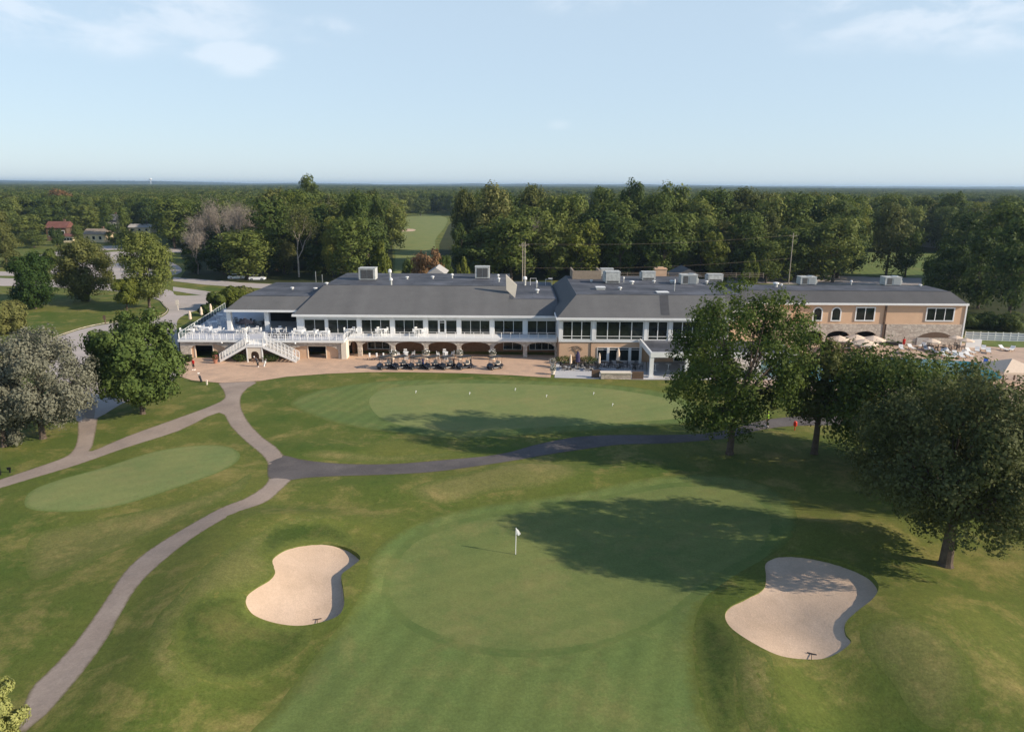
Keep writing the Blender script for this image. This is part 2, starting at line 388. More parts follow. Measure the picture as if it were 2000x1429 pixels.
# ------------------------------------------------------------------ ground sheets
def catmull(P, n=6, closed=True):
    P = [np.array(p, float) for p in P]; out = []; L = len(P)
    for i in range(L if closed else L-1):
        p0, p1, p2, p3 = (P[(i-1) % L], P[i], P[(i+1) % L], P[(i+2) % L]) if closed else (P[max(i-1, 0)], P[i], P[i+1], P[min(i+2, L-1)])
        for k in range(n):
            t = k/n
            out.append(.5*((2*p1)+(-p0+p2)*t+(2*p0-5*p1+4*p2-p3)*t*t+(-p0+3*p1-3*p2+p3)*t**3))
    if not closed: out.append(P[-1])
    return out
def poly_world(pts, n=6):
    q = catmull(pts, n) if n else [np.array(p, float) for p in pts]
    return np.array([G(p[0], p[1])[:2] for p in q])
def inside(P, poly):
    x, y = P[:, 0], P[:, 1]; c = np.zeros(len(P), bool); j = len(poly)-1
    for i in range(len(poly)):
        xi, yi = poly[i]; xj, yj = poly[j]
        if yi != yj:
            c ^= ((yi > y) != (yj > y)) & (x < (xj-xi)*(y-yi)/(yj-yi)+xi)
        j = i
    return c
def pdist(P, poly):
    d = np.full(len(P), 1e9)
    for i in range(len(poly)):
        a = poly[i]; b = poly[(i+1) % len(poly)]; ab = b-a; L = max(float(ab@ab), 1e-9)
        t = np.clip(((P-a)@ab)/L, 0, 1); q = a+t[:, None]*ab
        d = np.minimum(d, np.hypot(*(P-q).T))
    return d
def sheet(name, poly, lift, mt, step=.7, zf=None, smooth=True):
    poly = np.array(poly)
    keep = [0]
    for i in range(1, len(poly)):
        if np.hypot(*(poly[i]-poly[keep[-1]])) > step*.12: keep.append(i)
    poly = poly[keep]
    lo, hi = poly.min(0), poly.max(0)
    gx, gy = np.meshgrid(np.arange(lo[0], hi[0], step), np.arange(lo[1], hi[1], step)); g = np.stack([gx.ravel(), gy.ravel()], 1)
    g = g[inside(g, poly)]; g = g[pdist(g, poly) > step*.3] if len(g) else g
    pts = [Vector(p) for p in np.vstack([poly, g])]
    v, e, f, *_ = delaunay_2d_cdt(pts, [], [list(range(len(poly)))], 1, 1e-5)
    v = np.array([tuple(p) for p in v]); ed = pdist(v, poly); z = relief(v[:, 0], v[:, 1])+lift*(.25+.75*np.clip(ed/.8, 0, 1)) if zf is None and lift < .031 and step < .75 else (relief(v[:, 0], v[:, 1])+lift if zf is None else zf(v, poly))
    me = np_mesh(name, np.column_stack([v, z]), [list(t)[:3] for t in f], mt, smooth)
    if me.polygons[0].normal.z < 0: me.flip_normals()
    at = me.attributes.new('edge', 'FLOAT', 'POINT'); at.data.foreach_set('value', ed.astype(np.float32))
    o = link(name, me); o['kind'] = 'structure'; return o

BK = [[(535, 1087), (565, 1070), (610, 1062), (650, 1063), (685, 1072), (704, 1089), (685, 1107), (667, 1122), (670, 1147), (672, 1180), (658, 1203), (615, 1217), (575, 1221), (530, 1214), (495, 1200), (481, 1180), (482, 1162), (500, 1147), (525, 1132), (537, 1117), (533, 1102)],
      [(1495, 1100), (1515, 1087), (1555, 1083), (1610, 1089), (1660, 1102), (1700, 1122), (1716, 1145), (1705, 1168), (1675, 1192), (1652, 1215), (1652, 1237), (1662, 1253), (1645, 1270), (1615, 1284), (1580, 1287), (1525, 1280), (1475, 1257), (1430, 1227), (1416, 1203), (1425, 1185), (1460, 1167), (1491, 1149), (1496, 1125)]]
BKW = [poly_world(b, 5) for b in BK]
def ground():
    st = .4
    fx = np.arange(-78, 78.01, st); fy = np.arange(18, 102.01, st)
    def grow(a, lim, s=st, k=1.18):
        o = [a]
        while abs(o[-1]) < abs(lim): s = min(s*k, 260); o.append(o[-1]+(s if lim > a else -s))
        return o[1:]
    xs = np.array(grow(fx[0], -16000)[::-1]+list(fx)+grow(fx[-1], 16000))
    ys = np.array(grow(fy[0], -900)[::-1]+list(fy)+grow(fy[-1], 16000))
    nx, ny = len(xs), len(ys); gx, gy = np.meshgrid(xs, ys)
    V = np.stack([gx.ravel(), gy.ravel()], 1); z = relief(V[:, 0], V[:, 1])+hills(V[:, 0], V[:, 1])
    i, j = np.meshgrid(np.arange(nx-1), np.arange(ny-1)); a = (j*nx+i).ravel(); Q = np.stack([a, a+1, a+1+nx, a+nx], 1)
    extraV = []; tris = []; drop = np.zeros(len(Q), bool); rim = []
    base = len(V)
    for pw in BKW:
        lo, hi = pw.min(0)-1.2, pw.max(0)+1.2
        i0, i1 = np.searchsorted(xs, lo[0]), np.searchsorted(xs, hi[0]); j0, j1 = np.searchsorted(ys, lo[1]), np.searchsorted(ys, hi[1])
        qi, qj = i.ravel(), j.ravel(); drop |= (qi >= i0) & (qi < i1) & (qj >= j0) & (qj < j1)
        ids = np.array([jj*nx+ii for jj in range(j0, j1+1) for ii in range(i0, i1+1)]); p = V[ids]
        k = ~inside(p, pw) & (pdist(p, pw) > .2); ids = ids[k]; p = p[k]
        pts = [Vector(q) for q in np.vstack([pw, p])]; n = len(pw)
        v, e, f, ov, *_ = delaunay_2d_cdt(pts, [(q, (q+1) % n) for q in range(n)], [], 0, 1e-6)
        cen = np.array([np.mean([tuple(v[q]) for q in t], 0) for t in f]); ins = inside(cen, pw)
        b2 = base+len(extraV); extraV += [tuple(q) for q in pw]
        mp = {}
        for vi, o_ in enumerate(ov):
            s = o_[0] if o_ else None
            mp[vi] = (b2+s if s < n else int(ids[s-n])) if s is not None else None
        for t, inn in zip(f, ins):
            if not inn:
                m = [mp[q] for q in t]
                if None not in m: tris.append(m)
    EV = np.array(extraV); V2 = np.vstack([V, EV]); z2 = np.concatenate([z, relief(EV[:, 0], EV[:, 1])])
    Q = Q[~drop]
    T = np.array([[t[0], t[1], t[2]] for t in tris])
    me = bpy.data.meshes.new('ground')
    VV = np.column_stack([V2, z2]).astype(np.float32)
    me.vertices.add(len(VV)); me.vertices.foreach_set('co', VV.ravel())
    li = np.concatenate([Q.ravel(), T.ravel()]).astype(np.int32); me.loops.add(len(li)); me.loops.foreach_set('vertex_index', li)
    me.polygons.add(len(Q)+len(T))
    me.polygons.foreach_set('loop_start', np.concatenate([np.arange(len(Q))*4, len(Q)*4+np.arange(len(T))*3]).astype(np.int32))
    me.polygons.foreach_set('loop_total', np.concatenate([np.full(len(Q), 4), np.full(len(T), 3)]).astype(np.int32))
    me.polygons.foreach_set('use_smooth', np.ones(len(Q)+len(T), bool))
    me.materials.append(MT['rough']); me.update(calc_edges=True); me.validate()
    link('ground', me)['kind'] = 'structure'
ground()
# bunkers: lip (turf edge) and raked sand
for k, pw in enumerate(BKW):
    c = pw.mean(0); rr = (pw.max(0)-pw.min(0))/2
    def edge(v): return .07+.30*np.clip((v[:, 0]-c[0])/rr[0]*1.2-.1, 0, 1)
    z = relief(pw[:, 0], pw[:, 1]); n = len(pw)
    V = np.vstack([np.column_stack([pw, z]), np.column_stack([pw+(c-pw)*.006, z-.07-edge(pw)])])
    Fq = [[i, (i+1) % n, n+(i+1) % n, n+i] for i in range(n)]
    o = link('bunker_lip', np_mesh('bunker_lip', V, Fq, MT['tuft'])); o['kind'] = 'structure'
    def zf(v, p):
        d = pdist(v, p); return relief(v[:, 0], v[:, 1])-edge(v)-.32*(1-np.exp(-d/1.6))+.012*np.sin(v[:, 0]*7+3*np.sin(v[:, 1]*1.3))
    sheet('bunker_sand', pw, 0, MT['sand'], .4, zf)

def sandz(g):
    k = 0 if g.x < 0 else 1; pw = BKW[k]; c = pw.mean(0); rr = (pw.max(0)-pw.min(0))/2; d = pdist(np.array([[g.x, g.y]]), pw)[0]
    return g.z-(.07+.30*min(max((g.x-c[0])/rr[0]*1.2-.1, 0), 1))-.32*(1-math.exp(-d/1.6))
def px_sheet(name, pts, lift, mt, step=.8, n=5): return sheet(name, poly_world(pts, n), lift, MT[mt], step)
px_sheet('fairway', [(480, 1480), (548, 1370), (625, 1270), (690, 1185), (716, 1130), (722, 1090), (765, 1047), (850, 1008), (950, 985), (1060, 970), (1160, 955), (1250, 935), (1350, 926), (1460, 935), (1535, 970), (1558, 1025), (1520, 1075), (1440, 1120), (1375, 1172), (1354, 1230), (1357, 1300), (1372, 1385), (1392, 1480), (1200, 1530), (800, 1540)], .014, 'fringe', .5)
px_sheet('green_collar', [(733, 1150), (750, 1096), (790, 1049), (855, 1022), (948, 997), (1060, 982), (1160, 967), (1250, 947), (1340, 937), (1446, 947), (1512, 980), (1534, 1030), (1502, 1082), (1430, 1126), (1368, 1172), (1306, 1219), (1203, 1265), (1101, 1287), (998, 1292), (893, 1276), (800, 1240), (752, 1200)], .022, 'collar', .5)
px_sheet('putting_green', [(745, 1150), (762, 1100), (800, 1055), (860, 1030), (950, 1005), (1060, 990), (1160, 975), (1250, 955), (1340, 945), (1440, 955), (1500, 985), (1520, 1030), (1490, 1080), (1420, 1120), (1360, 1165), (1300, 1210), (1200, 1255), (1100, 1275), (1000, 1280), (900, 1265), (810, 1230), (765, 1195)], .030, 'green_main', .5)
px_sheet('practice_collar', [(568, 791), (590, 772), (650, 756), (750, 744), (900, 740), (1100, 745), (1250, 757), (1340, 778), (1365, 800), (1345, 826), (1200, 838), (1000, 852), (880, 856), (780, 846), (690, 834), (620, 815)], .014, 'fringe', .6)
px_sheet('practice_green', [(716, 790), (725, 770), (765, 756), (900, 747), (1100, 752), (1220, 762), (1315, 780), (1345, 800), (1330, 818), (1200, 828), (1000, 840), (900, 844), (800, 836), (740, 818)], .024, 'green', .6)
px_sheet('chipping_green', [(48, 978), (62, 958), (110, 938), (200, 913), (300, 882), (380, 870), (440, 871), (467, 884), (462, 902), (420, 925), (330, 957), (240, 985), (160, 998), (90, 998), (55, 992)], .014, 'green', .5)
px_sheet('mown_hollow', [(350, 1280), (345, 1220), (375, 1175), (440, 1158), (480, 1162), (478, 1185), (500, 1206), (560, 1224), (605, 1225), (600, 1260), (540, 1305), (470, 1330), (395, 1325)], .012, 'tuft', .6)
px_sheet('mown_bank', [(510, 1075), (512, 1045), (545, 1025), (600, 1018), (655, 1026), (684, 1045), (686, 1066), (650, 1058), (600, 1057), (560, 1066), (532, 1082)], .012, 'tuft', .5)
px_sheet('rough_strip', [(1360, 1215), (1400, 1195), (1418, 1225), (1440, 1262), (1432, 1330), (1440, 1400), (1450, 1480), (1402, 1480), (1380, 1385), (1366, 1300)], .012, 'tuft', .6)
for q in ([(345, 1165), (400, 1105), (455, 1065), (512, 1038), (560, 1012), (640, 1003), (600, 1024), (545, 1035), (515, 1075), (535, 1105), (522, 1132), (480, 1155), (420, 1163), (370, 1185), (348, 1230), (352, 1290), (385, 1330), (340, 1345), (290, 1290), (300, 1215)],
          [(1432, 1262), (1475, 1268), (1506, 1282), (1512, 1340), (1500, 1420), (1470, 1430), (1446, 1360), (1436, 1310)],
          [(1685, 1225), (1760, 1205), (1850, 1240), (1900, 1330), (1850, 1420), (1790, 1400), (1740, 1330), (1690, 1275)],
          [(800, 955), (900, 925), (1000, 905), (1090, 905), (1130, 925), (1060, 950), (960, 962), (860, 985)],
          [(60, 1050), (160, 1020), (330, 985), (440, 950), (490, 925), (470, 960), (380, 1000), (260, 1060), (140, 1110), (60, 1130)],
          [(590, 890), (640, 878), (760, 890), (880, 885), (820, 899), (700, 903)]):
    px_sheet('dry_turf', q, .011, 'dry', .6)
# paths
PL = [(10, 1475), (30, 1429), (57, 1350), (100, 1305), (150, 1250), (200, 1180), (240, 1120), (280, 1082), (320, 1055), (370, 1025), (430, 992), (480, 972), (514, 950), (525, 932), (524, 910), (513, 890), (480, 862), (450, 832), (427, 806)]
PR = [(470, 790), (476, 808), (490, 830), (515, 855), (540, 873), (556, 890), (580, 905), (585, 925), (570, 937), (550, 955), (520, 980), (460, 1002), (400, 1035), (350, 1070), (300, 1112), (265, 1150), (235, 1200), (210, 1245), (175, 1295), (135, 1345), (90, 1395), (50, 1429), (20, 1475)]
LB = [(350, 841), (250, 873), (150, 908), (60, 935), (-60, 970)]
LT = [(-60, 955), (0, 936), (60, 916), (115, 897), (138, 884), (150, 862), (152, 820), (150, 780), (192, 780), (190, 826), (182, 868), (180, 880), (250, 851), (350, 815), (410, 793), (438, 778), (436, 762), (430, 745), (500, 745), (485, 757), (472, 772)]
pw = poly_world(PL+LB+LT+PR, 3)
sheet('cart_path', pw, .022, MT['path'], .7)
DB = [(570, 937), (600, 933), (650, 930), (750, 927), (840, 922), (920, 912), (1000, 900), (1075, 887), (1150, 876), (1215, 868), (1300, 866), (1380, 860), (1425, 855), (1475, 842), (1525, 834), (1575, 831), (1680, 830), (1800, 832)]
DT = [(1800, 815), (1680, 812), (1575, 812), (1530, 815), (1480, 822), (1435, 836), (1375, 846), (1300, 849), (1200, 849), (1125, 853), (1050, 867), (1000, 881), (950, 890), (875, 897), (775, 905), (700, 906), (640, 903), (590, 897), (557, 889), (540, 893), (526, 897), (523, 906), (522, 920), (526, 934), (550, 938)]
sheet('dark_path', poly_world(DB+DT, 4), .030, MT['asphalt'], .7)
# forecourt, drive, roads, lots
px_sheet('brick_plaza', [(350, 735), (350, 700), (700, 690), (1092, 694), (1092, 712), (1082, 714), (1075, 738), (1000, 733), (900, 729), (800, 727), (720, 727), (640, 730), (560, 736), (510, 744), (430, 748), (375, 743)], .046, 'paver', 2., 0)
px_sheet('patio', [(1083, 738), (1086, 711), (1095, 700), (1262, 700), (1262, 742), (1150, 740)], .050, 'conc', 2., 0)
px_sheet('portico_walk', [(1262, 742), (1264, 690), (1560, 690), (1560, 742)], .056, 'conc', 2., 0)
px_sheet('driveway', [(60, 700), (85, 672), (120, 656), (171, 640), (235, 629), (300, 623), (322, 616), (330, 605), (322, 597), (318, 588), (335, 582), (360, 579), (405, 583), (412, 592), (408, 602), (385, 606), (352, 620), (345, 640), (352, 700), (340, 742), (300, 760), (235, 790), (192, 815), (150, 822), (142, 780), (110, 745)], .014, 'road', 2., 3)
px_sheet('road', [(-120, 541), (60, 545), (140, 549), (250, 556), (330, 566), (345, 577), (400, 577), (405, 586), (325, 590), (300, 582), (240, 570), (140, 563), (60, 559), (-120, 556)], .016, 'road', 3., 3)
px_sheet('parking_lot', [(100, 535), (120, 515), (150, 500), (215, 492), (262, 492), (300, 500), (350, 520), (345, 536), (262, 545), (180, 543)], .018, 'road', 3., 3)
px_sheet('side_road', [(-150, 527), (40, 531), (45, 539), (-150, 537)], .018, 'road', 3., 0)
px_sheet('side_road', [(45, 508), (70, 500), (150, 484), (240, 480), (260, 486), (160, 492), (80, 509), (50, 517)], .018, 'road', 3., 3)
px_sheet('side_road', [(325, 483), (370, 486), (368, 494), (325, 493)], .018, 'road', 4., 0)
px_sheet('access_road', [(338, 541), (420, 547), (470, 552), (560, 556), (700, 560), (700, 568), (560, 566), (470, 561), (400, 556), (338, 549)], .020, 'road', 3., 0)
px_sheet('access_road', [(338, 560), (400, 568), (450, 577), (395, 577), (338, 568)], .020, 'road', 3., 0)
px_sheet('rear_lot', [(1420, 534), (1600, 538), (1800, 543), (1800, 557), (1600, 556), (1420, 552)], .020, 'road', 4., 0)
px_sheet('fairway', [(772, 500), (768, 470), (775, 440), (790, 425), (830, 419), (872, 425), (868, 445), (850, 470), (855, 500), (850, 545), (776, 545)], .034, 'green', 8., 3)
px_sheet('fairway', [(1660, 500), (1700, 490), (1800, 488), (1840, 500), (1850, 540), (1640, 536)], .020, 'fringe', 8., 3)
px_sheet('fairway', [(1790, 478), (1820, 477), (1822, 483), (1790, 484)], .020, 'fringe', 8., 0)
px_sheet('far_bunker', [(780, 449), (800, 447), (812, 449), (805, 452), (785, 452)], .05, 'sand', 6., 3)
px_sheet('lawn', [(1890, 662), (2100, 666), (2100, 680), (1950, 678), (1916, 676), (1900, 668)], .03, 'fringe', 4., 0)
px_sheet('forest_floor', [(352, 543), (470, 551), (700, 559), (768, 552), (766, 470), (770, 430), (600, 420), (480, 425), (400, 440), (380, 470), (352, 498), (368, 520)], .03, 'litter', 12., 0)
px_sheet('forest_floor', [(862, 552), (1000, 552), (1440, 531), (1650, 529), (1660, 500), (1690, 470), (1500, 425), (1200, 420), (900, 422), (876, 440), (858, 478)], .03, 'litter', 12., 0)
px_sheet('forest_floor', [(1845, 560), (1800, 575), (1880, 655), (2200, 662), (2300, 480), (1900, 450), (1835, 480)], .026, 'litter', 12., 0)
# pool terrace
def wsheet(name, P, lift, mt, step=3.): return sheet(name, np.array(P, float), lift, MT[mt], step)
px_sheet('pool_deck', [(1560, 668), (1900, 670), (2000, 676), (2150, 680), (2150, 800), (1900, 790), (1740, 775), (1560, 765), (1440, 748), (1440, 690), (1500, 672)], .022, 'deckpave', 3., 0)
px_sheet('pool_water', [(1480, 720), (1500, 702), (1600, 698), (1760, 700), (1888, 706), (1912, 712), (1945, 728), (1955, 740), (1900, 748), (1700, 748), (1540, 742)], .06, 'water', 2., 3)
# kerbs of the drive
m = MB()
kp = [G(*p)+Vector((0, 0, .06)) for p in catmull([(85, 669), (120, 654), (171, 638), (235, 627), (300, 621), (320, 614), (327, 605), (320, 597), (313, 588), (300, 583)], 4, False)]
m.tube(kp, .075, 5); m.build('kerb', MT['stone'])['kind'] = 'structure'

# ------------------------------------------------------------------ clubhouse
CL = empty('clubhouse', (0, 118, 0), 'long two-storey clubhouse with grey roofs, white window bands, arcade, deck and stone wing', 'building')
YA, YW, YD, YM, YR, YP = 110., 114., 108., 107.5, 121., 116.
def window(x0, x1, z0, z1, Y, n=1, trans=None, fr=.09, depth=.10, mid=.07, parent=CL, mt='white', archtop=False):
    """frame (part) with its panes (sub-part); faces -Y"""
    m = MB(); y0, y1 = Y-depth, Y+.01
    if not archtop:
        m.box(x0, x0+fr, y0, y1, z0, z1); m.box(x1-fr, x1, y0, y1, z0, z1)
        m.box(x0+fr, x1-fr, y0, y1, z0, z0+fr); m.box(x0+fr, x1-fr, y0, y1, z1-fr, z1)
        w = (x1-x0)/n
        for i in range(1, n): m.box(x0+i*w-mid/2, x0+i*w+mid/2, y0+.02, y1, z0+fr, z1-fr)
        if trans:
            for i in range(n):
                a = x0+(fr if i == 0 else i*w+mid/2); b = x1-fr if i == n-1 else x0+(i+1)*w-mid/2
                m.box(a, b, y0+.02, y1, trans-.04, trans+.04)
        wn = m.build('window', MT[mt], parent)
        MB().box(x0+fr-.01, x1-fr+.01, Y-.035, Y-.005, z0+fr-.01, z1-fr+.01).build('pane', MT['glass'], wn)
    else:
        r = (x1-x0)/2; cx = (x0+x1)/2; zc = z1-r
        def outl(rr, zb): return [(cx-rr, zb), (cx+rr, zb)]+[(cx+rr*math.cos(t), zc+rr*math.sin(t)) for t in [math.pi*k/12 for k in range(13)]]
        o, q = outl(r, z0), outl(r-fr, z0+fr); n_ = len(o)
        for i in range(n_):
            j = (i+1) % n_
            m.hexa([(o[i][0], y0, o[i][1]), (o[j][0], y0, o[j][1]), (q[j][0], y0, q[j][1]), (q[i][0], y0, q[i][1])], [(o[i][0], y1, o[i][1]), (o[j][0], y1, o[j][1]), (q[j][0], y1, q[j][1]), (q[i][0], y1, q[i][1])])
        wn = m.build('window', MT[mt], parent)
        MB().hexa([(a, Y-.035, b) for a, b in q], [(a, Y-.006, b) for a, b in q]).build('pane', MT['glass'], wn)
    return wn
def roof(e0, e1, t0, t1, y0, y1, dyf, dyb, ze, zt, mat1='shingle', mat2='membrane', lip=.28, ov=.0):
    """hipped skirt with a flat top; e=eave x range, t=top x range"""
    E = [(e0, y0, ze), (e1, y0, ze), (e1, y1, ze), (e0, y1, ze)]; T = [(t0, y0+dyf, zt), (t1, y0+dyf, zt), (t1, y1-dyb, zt), (t0, y1-dyb, zt)]
    m = MB()
    for i in range(4): m.face([E[i], E[(i+1) % 4], T[(i+1) % 4], T[i]])
    m.face([E[3], E[2], E[1], E[0]])
    r = m.build('roof', MT[mat1], CL)
    MB().face([(a, b, c+.0) for a, b, c in T]).box(t0, t1, y0+dyf-.02, y0+dyf+.12, zt+.004, zt+.07).build('flat_roof', MT[mat2], r)
    f = MB(); th = .14
    f.box(e0-.02, e1+.02, y0-th, y0-.01, ze-lip, ze+.06)
    if abs(t0-e0) > .3: f.box(e0-th, e0-.02, y0-th, y0+5, ze-lip, ze+.03)
    if abs(t1-e1) > .3: f.box(e1+.02, e1+th, y0-th, y1, ze-lip, ze+.06)
    f.box(e0, e1, y0, min(y0+1.6, y1), ze-.10, ze-.02)
    f.build('gutter', MT['white'], r); return r
# --- main hall
mx0, mx1 = X(583, YW), X(1091, YW)
MB().box(mx0, mx1, YW, 138, 0, 2.9).build('lower_wall', MT['stucco_dk'], CL)
MB().box(mx0, mx1, YW, 138, 2.95, 6.0).build('upper_wall', MT['white'], CL)
roof(X(572, 113, 617), X(994, 113, 617), X(633, 121.6, 559), X(994, 113, 617), 112.9, 140, 8.7, 1., 6.13, 9.75)
roof(X(994, 113, 617)+.01, X(1091, 113, 617), X(994, 113, 617)+.01, X(1091, 113, 617), 112.9, 141, 4.8, 1., 6.13, 8.14)
a, b, c, d = (at_y(p, q, 119.2) for p, q in ((1006, 582), (989, 566), (988, 536), (1010, 557)))
MB().hexa([a, b, c, d], [p+np.array([0, .35, 0]) for p in (a, b, c, d)]).build('parapet', MT['cream'], CL)
cols = [703, 767.5, 832, 896.5, 961, 1025.5]
m = MB()
for px in cols+[]:
    x = X(px, YW); MB().box(x-.34, x+.34, YW-.28, YW-.004, 3.0, 5.84).build('pilaster', MT['white'], CL)
for px in (590,): x = X(px, YW); MB().box(x-.62, x+.5, YW-.3, YW-.004, 3.0, 5.84).build('pilaster', MT['white'], CL)
for px in (639.5,): x = X(px, YW); MB().box(x-.25, x+.25, YW-.2, YW-.004, 3.0, 5.84).build('pilaster', MT['white'], CL)
zw0, zw1 = Z(800, 652, YW), Z(800, 624, YW)
for p0, p1, n in ((596, 637, 2), (642, 699, 3), (707, 763.5, 3), (771.5, 828, 3), (900.5, 957, 3), (965, 1021.5, 3), (1029.5, 1086, 3)):
    window(X(p0, YW), X(p1, YW), zw0, zw1, YW, n)
window(X(836, YW), X(857, YW), zw0, zw1, YW, 1); window(X(871, YW), X(893, YW), zw0, zw1, YW, 1)
dd = window(X(857.5, YW), X(870.5, YW), 3.02, zw1, YW, 1, zw1-.45, fr=.16); dd.name = 'door'
# ground floor glazing under the arcade
for p0, p1, n in ((719, 762, 3), (983, 1019, 2), (1033, 1083, 4)):
    window(X(p0, YW, 690), X(p1, YW, 690), .35, 2.35, YW, n, fr=.08)
# --- balcony
bx0, bx1 = X(672, YA), X(1088.5, YA)
s = MB().box(bx0, bx1, YA, YW-.3, 2.72, 3.0).box(bx0, bx1, YA-.12, YA-.002, 2.55, 2.84).box(bx0, bx1, YA-.05, YA-.002, 2.86, 3.04)
s.build('balcony', MT['white'], CL)
def railing(pts, h=1.0, post=1.2, mt='white', balus=0., name='railing', z0=None, r=.035, rails=(1.,), panel=None):
    m = MB(); pts = [Vector(p) for p in pts]
    for a, b in zip(pts, pts[1:]):
        L = (b-a).length; n = max(1, round(L/post))
        for i in range(n+1):
            p = a.lerp(b, i/n); m.tube([p, p+Vector((0, 0, h))], r*1.1, 4)
        for t in rails: m.tube([a+Vector((0, 0, h*t)), b+Vector((0, 0, h*t))], r*.9, 4)
        if balus:
            k = max(1, round(L/balus))
            for i in range(k): p = a.lerp(b, (i+.5)/k); m.tube([p+Vector((0, 0, h*.1)), p+Vector((0, 0, h))], .014, 3)
    o = m.build(name, MT[mt], CL)
    if panel:
        q = MB()
        for a, b in zip(pts, pts[1:]):
            d = (b-a).normalized(); nrm = Vector((-d.y, d.x, 0))*.012
            q.hexa([a+Vector((0, 0, .1))-nrm, b+Vector((0, 0, .1))-nrm, b+Vector((0, 0, .1))+nrm, a+Vector((0, 0, .1))+nrm], [a+Vector((0, 0, h*.93))-nrm, b+Vector((0, 0, h*.93))-nrm, b+Vector((0, 0, h*.93))+nrm, a+Vector((0, 0, h*.93))+nrm])
        q.build('panel', MT[panel], o)
    return o
railing([(bx0+.1, YA+.12, 3.0), (bx1-.1, YA+.12, 3.0)], 1.0, 1.45, rails=(1., .12), r=.04)
# arcade: stone columns and arches
cx = [X(p, YA, 690) for p in cols+[1086]]
for x in cx[:-1]:
    MB().box(x-.33, x+.33, YA+.05, YA+.6, 0, 1.78).build('column', MT['stone'], CL)
MB().box(cx[-1]-.2, cx[-1]+.12, YA+.05, YA+.6, 0, 1.78).build('column', MT['stone'], CL)
aw = MB(); pr = bx0+.5
for x in cx:
    aw.arch(pr-(.0), x, pr+.34, x-.34, 1.79, 2.42, 2.54, YA+.06, YA+.58); pr = x
aw.build('arcade', MT['stone'], CL)
# --- left deck
dx0, dx1 = X(347, YD, 655), X(671.5, YD, 655)
yb = 137.
dxb = X(440, yb, 606)
def slab(z0, z1): return [(dx0, YD, z0), (dx1, YD, z0), (dx1, YW, z0), (mx0, YW+.01, z0), (mx0, yb, z0), (dxb, yb, z0)], [(dx0, YD, z1), (dx1, YD, z1), (dx1, YW, z1), (mx0, YW+.01, z1), (mx0, yb, z1), (dxb, yb, z1)]
MB().hexa(*slab(2.70, 3.0)).build('deck', MT['deck'], CL)
MB().box(dx0-.05, dx1, YD-.10, YD-.004, 2.66, 3.03).build('deck_fascia', MT['white'], CL)
ldx0, ldx1 = X(482, YD, 655), X(514, YD, 655)
railing([(dx0+.1, YD+.1, 3.0), (ldx0, YD+.1, 3.0)], 1.0, 1.1, rails=(1., .15), r=.04, balus=.33)
railing([(ldx1, YD+.1, 3.0), (dx1-.1, YD+.1, 3.0)], 1.0, 1.1, rails=(1., .15), r=.04, balus=.33)
railing([(dx0+.1, YD+.2, 3.0), (dxb+.1, yb-.1, 3.0)], 1.05, 1.7, rails=(1.,), r=.033, panel='green_panel')
railing([(dx1+.05, YD+.15, 3.0), (dx1+.05, YA+.1, 3.0)], 1.0, 1.1, rails=(1., .15), r=.04)
# walls below the deck
yf = YD+.25
def xd(p): return X(p, YD, 690)
sw = MB()
sw.arch(xd(352), xd(475), xd(372), xd(440), 1.55, 2.25, 2.66, yf, yf+.3); sw.box(xd(352), xd(372), yf, yf+.3, 0, 1.55); sw.box(xd(440), xd(475), yf, yf+.3, 0, 1.55)
sw.arch(xd(526), xd(665), xd(572), xd(660), 1.45, 2.15, 2.66, yf, yf+.3); sw.box(xd(526), xd(572), yf, yf+.3, 0, 1.45); sw.box(xd(660), xd(665), yf, yf+.3, 0, 1.45)
sw.arch(xd(475)+.004, xd(526)-.004, xd(486), xd(509), 1.0, 1.75, 2.66, yf+.02, yf+.3); sw.box(xd(475)+.004, xd(486), yf+.02, yf+.3, 0, 1.0); sw.box(xd(509), xd(526)-.004, yf+.02, yf+.3, 0, 1.0)
sw.build('deck_wall', MT['stone'], CL)
for a, b, p0, p1, zt in ((372, 440, 379.5, 413.5, 2.0), (572, 660, 600.5, 635, 1.95)):
    m = MB(); x0, x1, o0, o1 = xd(a)-.3, xd(b)+.3, xd(p0), xd(p1); Y0, Y1 = yf+.31, yf+.5
    m.box(x0, o0, Y0, Y1, 0, 2.6).box(o1, x1, Y0, Y1, 0, 2.6).box(o0, o1, Y0, Y1, zt, 2.6)
    w = m.build('garage_wall', MT['stucco'], CL)
    MB().box(o0-.12, o0, Y0-.06, Y0-.003, 0, zt).box(o1, o1+.12, Y0-.06, Y0-.003, 0, zt).box(o0-.12, o1+.12, Y0-.06, Y0-.003, zt, zt+.12).build('garage_opening', MT['cream'], w)
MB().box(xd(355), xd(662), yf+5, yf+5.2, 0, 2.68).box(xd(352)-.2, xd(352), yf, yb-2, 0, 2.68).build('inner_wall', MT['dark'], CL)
MB().box(dx1-.55, dx1+.25, YD+.06, YA-.15, 0, 2.68).build('end_wall', MT['cream'], CL)
MB().box(dx1+.3, dx1+.6, YA+2, YW-.01, 0, 2.68).build('inner_wall', MT['stucco_dk'], CL)
